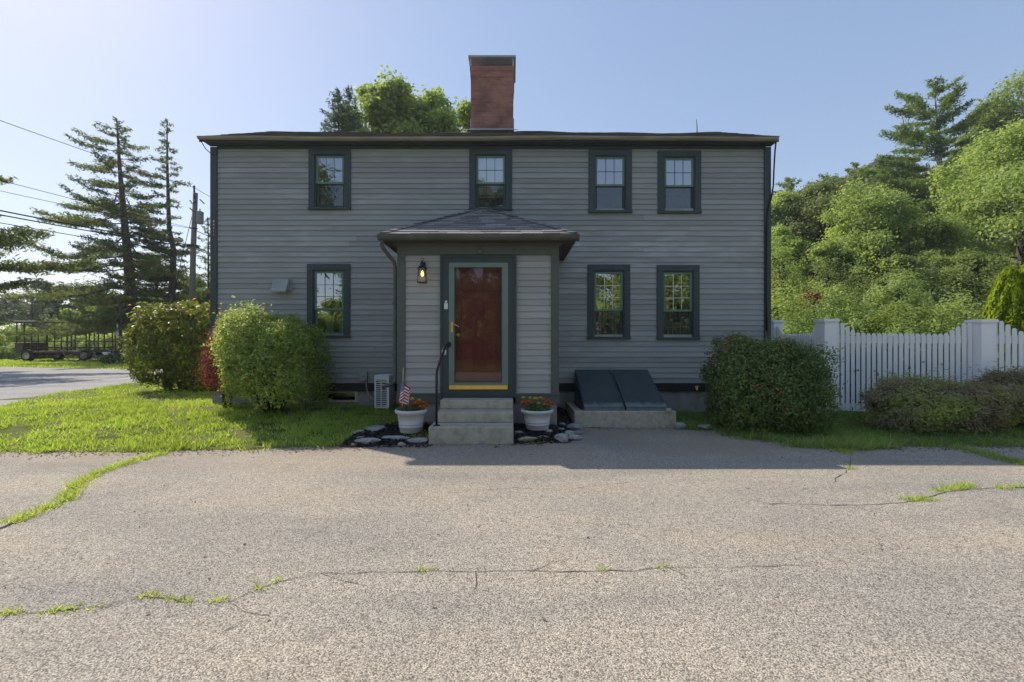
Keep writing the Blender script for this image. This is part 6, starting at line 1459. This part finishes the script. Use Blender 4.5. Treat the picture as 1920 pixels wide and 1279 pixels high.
mb = MB(); out = [(-1.8, 633), (2.2, 633), (2.6, 629), (3.2, 627), (3.2, 621), (1.4, 616), (1.6, 609), (.6, 607.5), (-.8, 608.5), (-1, 616), (-3.2, 620), (-3.2, 628), (-2.0, 629)]
mb.prism([(gx(223 + u, sd_), sd_ - .12, gz(v, sd_)) for u, v in out], (0, .02, 0)); sg = mb.build('sign_board', M['vinyl'], sp)
mb = MB(); 
for (u, v) in ((222.5, 622.5), (223, 629)): 
    p = at(u, v, sd_ - .121); mb.box(p.x - .03, p.x + .03, sd_ - .126, sd_ - .1201, p.z - .025, p.z + .025)
mb.build('sign_mark', M['black_iron'], sg)
bn = thing('bench', (gx(175, 29.4), 29.4, .2), 'pale blue white bench seen through the wagon rack', 'bench')
bd = 29.4; x0, x1 = gx(163, bd), gx(186, bd)
mb = MB(); mb.box(x0, x1, bd + .2, bd + .24, gz(652, bd), gz(649.5, bd)); mb.box(x0, x1, bd + .2, bd + .24, gz(648.5, bd), gz(645, bd)); mb.build('backrest', M['white_plastic'], bn)
mb = MB(); mb.box(x0, x1, bd - .22, bd + .2, .62, .66); mb.build('seat', M['white_plastic'], bn)
for xx in (x0 + .04, x1 - .08):
    for yy in (bd - .2, bd + .18): mb = MB(); mb.box(xx, xx + .05, yy, yy + .05, .15, .619); mb.build('leg', M['white_plastic'], bn)
shrub('hosta_clump', (gx(215, 23.2), 23.2, .42), (.55, .4, .26), 260, 5, .16, M['lf_hosta'], 'white edged leafy clump at the foot of the white post', 'plant', 250, 2, .2, -.8, .5, .12, 0, stem_z=ZG)
shrub('hosta_clump', (gx(243, 23.3), 23.4, .42), (.6, .4, .26), 260, 5, .15, M['lf_bush'], 'plain green leafy clump at the foot of the white rail', 'plant', 251, 2, .2, -.8, .5, .12, 0, stem_z=ZG)
shd = thing('shed', (gx(22, 50), 50, .2), 'low grey roofed shed far off at the left edge', 'shed')
x0, x1 = gx(-12, 50), gx(40, 50); mb = MB(); mb.box(x0 + .2, x1 - .2, 50, 54, .1, gz(617, 50)); mb.build('wall', M['cream'], shd)
mb = MB(); mb.prism([(x0, 49.6, gz(617.5, 50)), (x0, 54.4, gz(617.5, 50)), (x0, 52, gz(607, 50) + .1)], (x1 - x0, 0, 0)); mb.build('roof', M['grey_metal'], shd)

# ------------------------------------------------------------------ light, sky, camera
HAZE = .0006
SKY_G, SKY_S = .5, 1.35      # hazy summer air: the glow round the sun is softened
SUN = Vector((-.889, .597, 1.0)).normalized()
sun = bpy.data.lights.new('sun', 'SUN'); sun.energy = 2.3; sun.angle = math.radians(.55); sun.color = (1.0, .9, .76)
so = bpy.data.objects.new('sun', sun); COL.objects.link(so); so.rotation_euler = SUN.to_track_quat('Z', 'Y').to_euler(); so.location = (-20, 20, 30)
w = bpy.data.worlds.new('World'); SC.world = w; w.use_nodes = True; nt = w.node_tree
bg = nt.nodes['Background']; sky = nt.nodes.new('ShaderNodeTexSky'); sky.sky_type = 'NISHITA'; sky.sun_disc = False
sky.sun_elevation = math.asin(SUN.z); sky.sun_rotation = math.atan2(SUN.x, SUN.y); sky.air_density = 1.0; sky.dust_density = 0.5; sky.ozone_density = 1.5; sky.altitude = 0
gm = nt.nodes.new('ShaderNodeGamma'); gm.inputs[1].default_value = SKY_G; hs = nt.nodes.new('ShaderNodeHueSaturation'); hs.inputs['Saturation'].default_value = SKY_S
nt.links.new(sky.outputs[0], gm.inputs[0]); nt.links.new(gm.outputs[0], hs.inputs['Color']); nt.links.new(mixc(nt, hs.outputs[0], (1.01, .965, 1.01, 1), 1.0, 'MULTIPLY'), bg.inputs[0]); bg.inputs[1].default_value = .15
cam = bpy.data.cameras.new('camera'); co = bpy.data.objects.new('camera', cam); COL.objects.link(co)
co.location = (0, 0, EYE); co.rotation_euler = (PI / 2, 0, 0); cam.sensor_width = 36; cam.lens = F / 1920 * 36; cam.clip_end = 2000; cam.clip_start = .05
SC.camera = co
SC.view_settings.view_transform = 'Standard'; SC.view_settings.look = 'None'; SC.view_settings.exposure = 1.32; SC.view_settings.gamma = 1.0
SC.cycles.use_denoising = True; SC.cycles.max_bounces = 8; SC.cycles.transparent_max_bounces = 12
try: SC.cycles.denoiser = 'OPENIMAGEDENOISE'; SC.cycles.denoising_input_passes = 'RGB_ALBEDO_NORMAL'
except Exception: pass

mh, nth, outh = new_mat('summer haze'); vol = nth.nodes.new('ShaderNodeVolumePrincipled'); vol.inputs['Color'].default_value = (.9, .94, 1, 1); vol.inputs['Density'].default_value = HAZE; vol.inputs['Anisotropy'].default_value = .3
nth.links.new(vol.outputs[0], outh.inputs['Volume'])
mb = MB(); mb.box(-401, 401, -301, 501, -1.2, 36); hz_ = mb.build('haze', mh); tag(hz_, kind='stuff')
SC.cycles.volume_step_rate = 10; SC.cycles.volume_max_steps = 32; SC.cycles.volume_bounces = 0
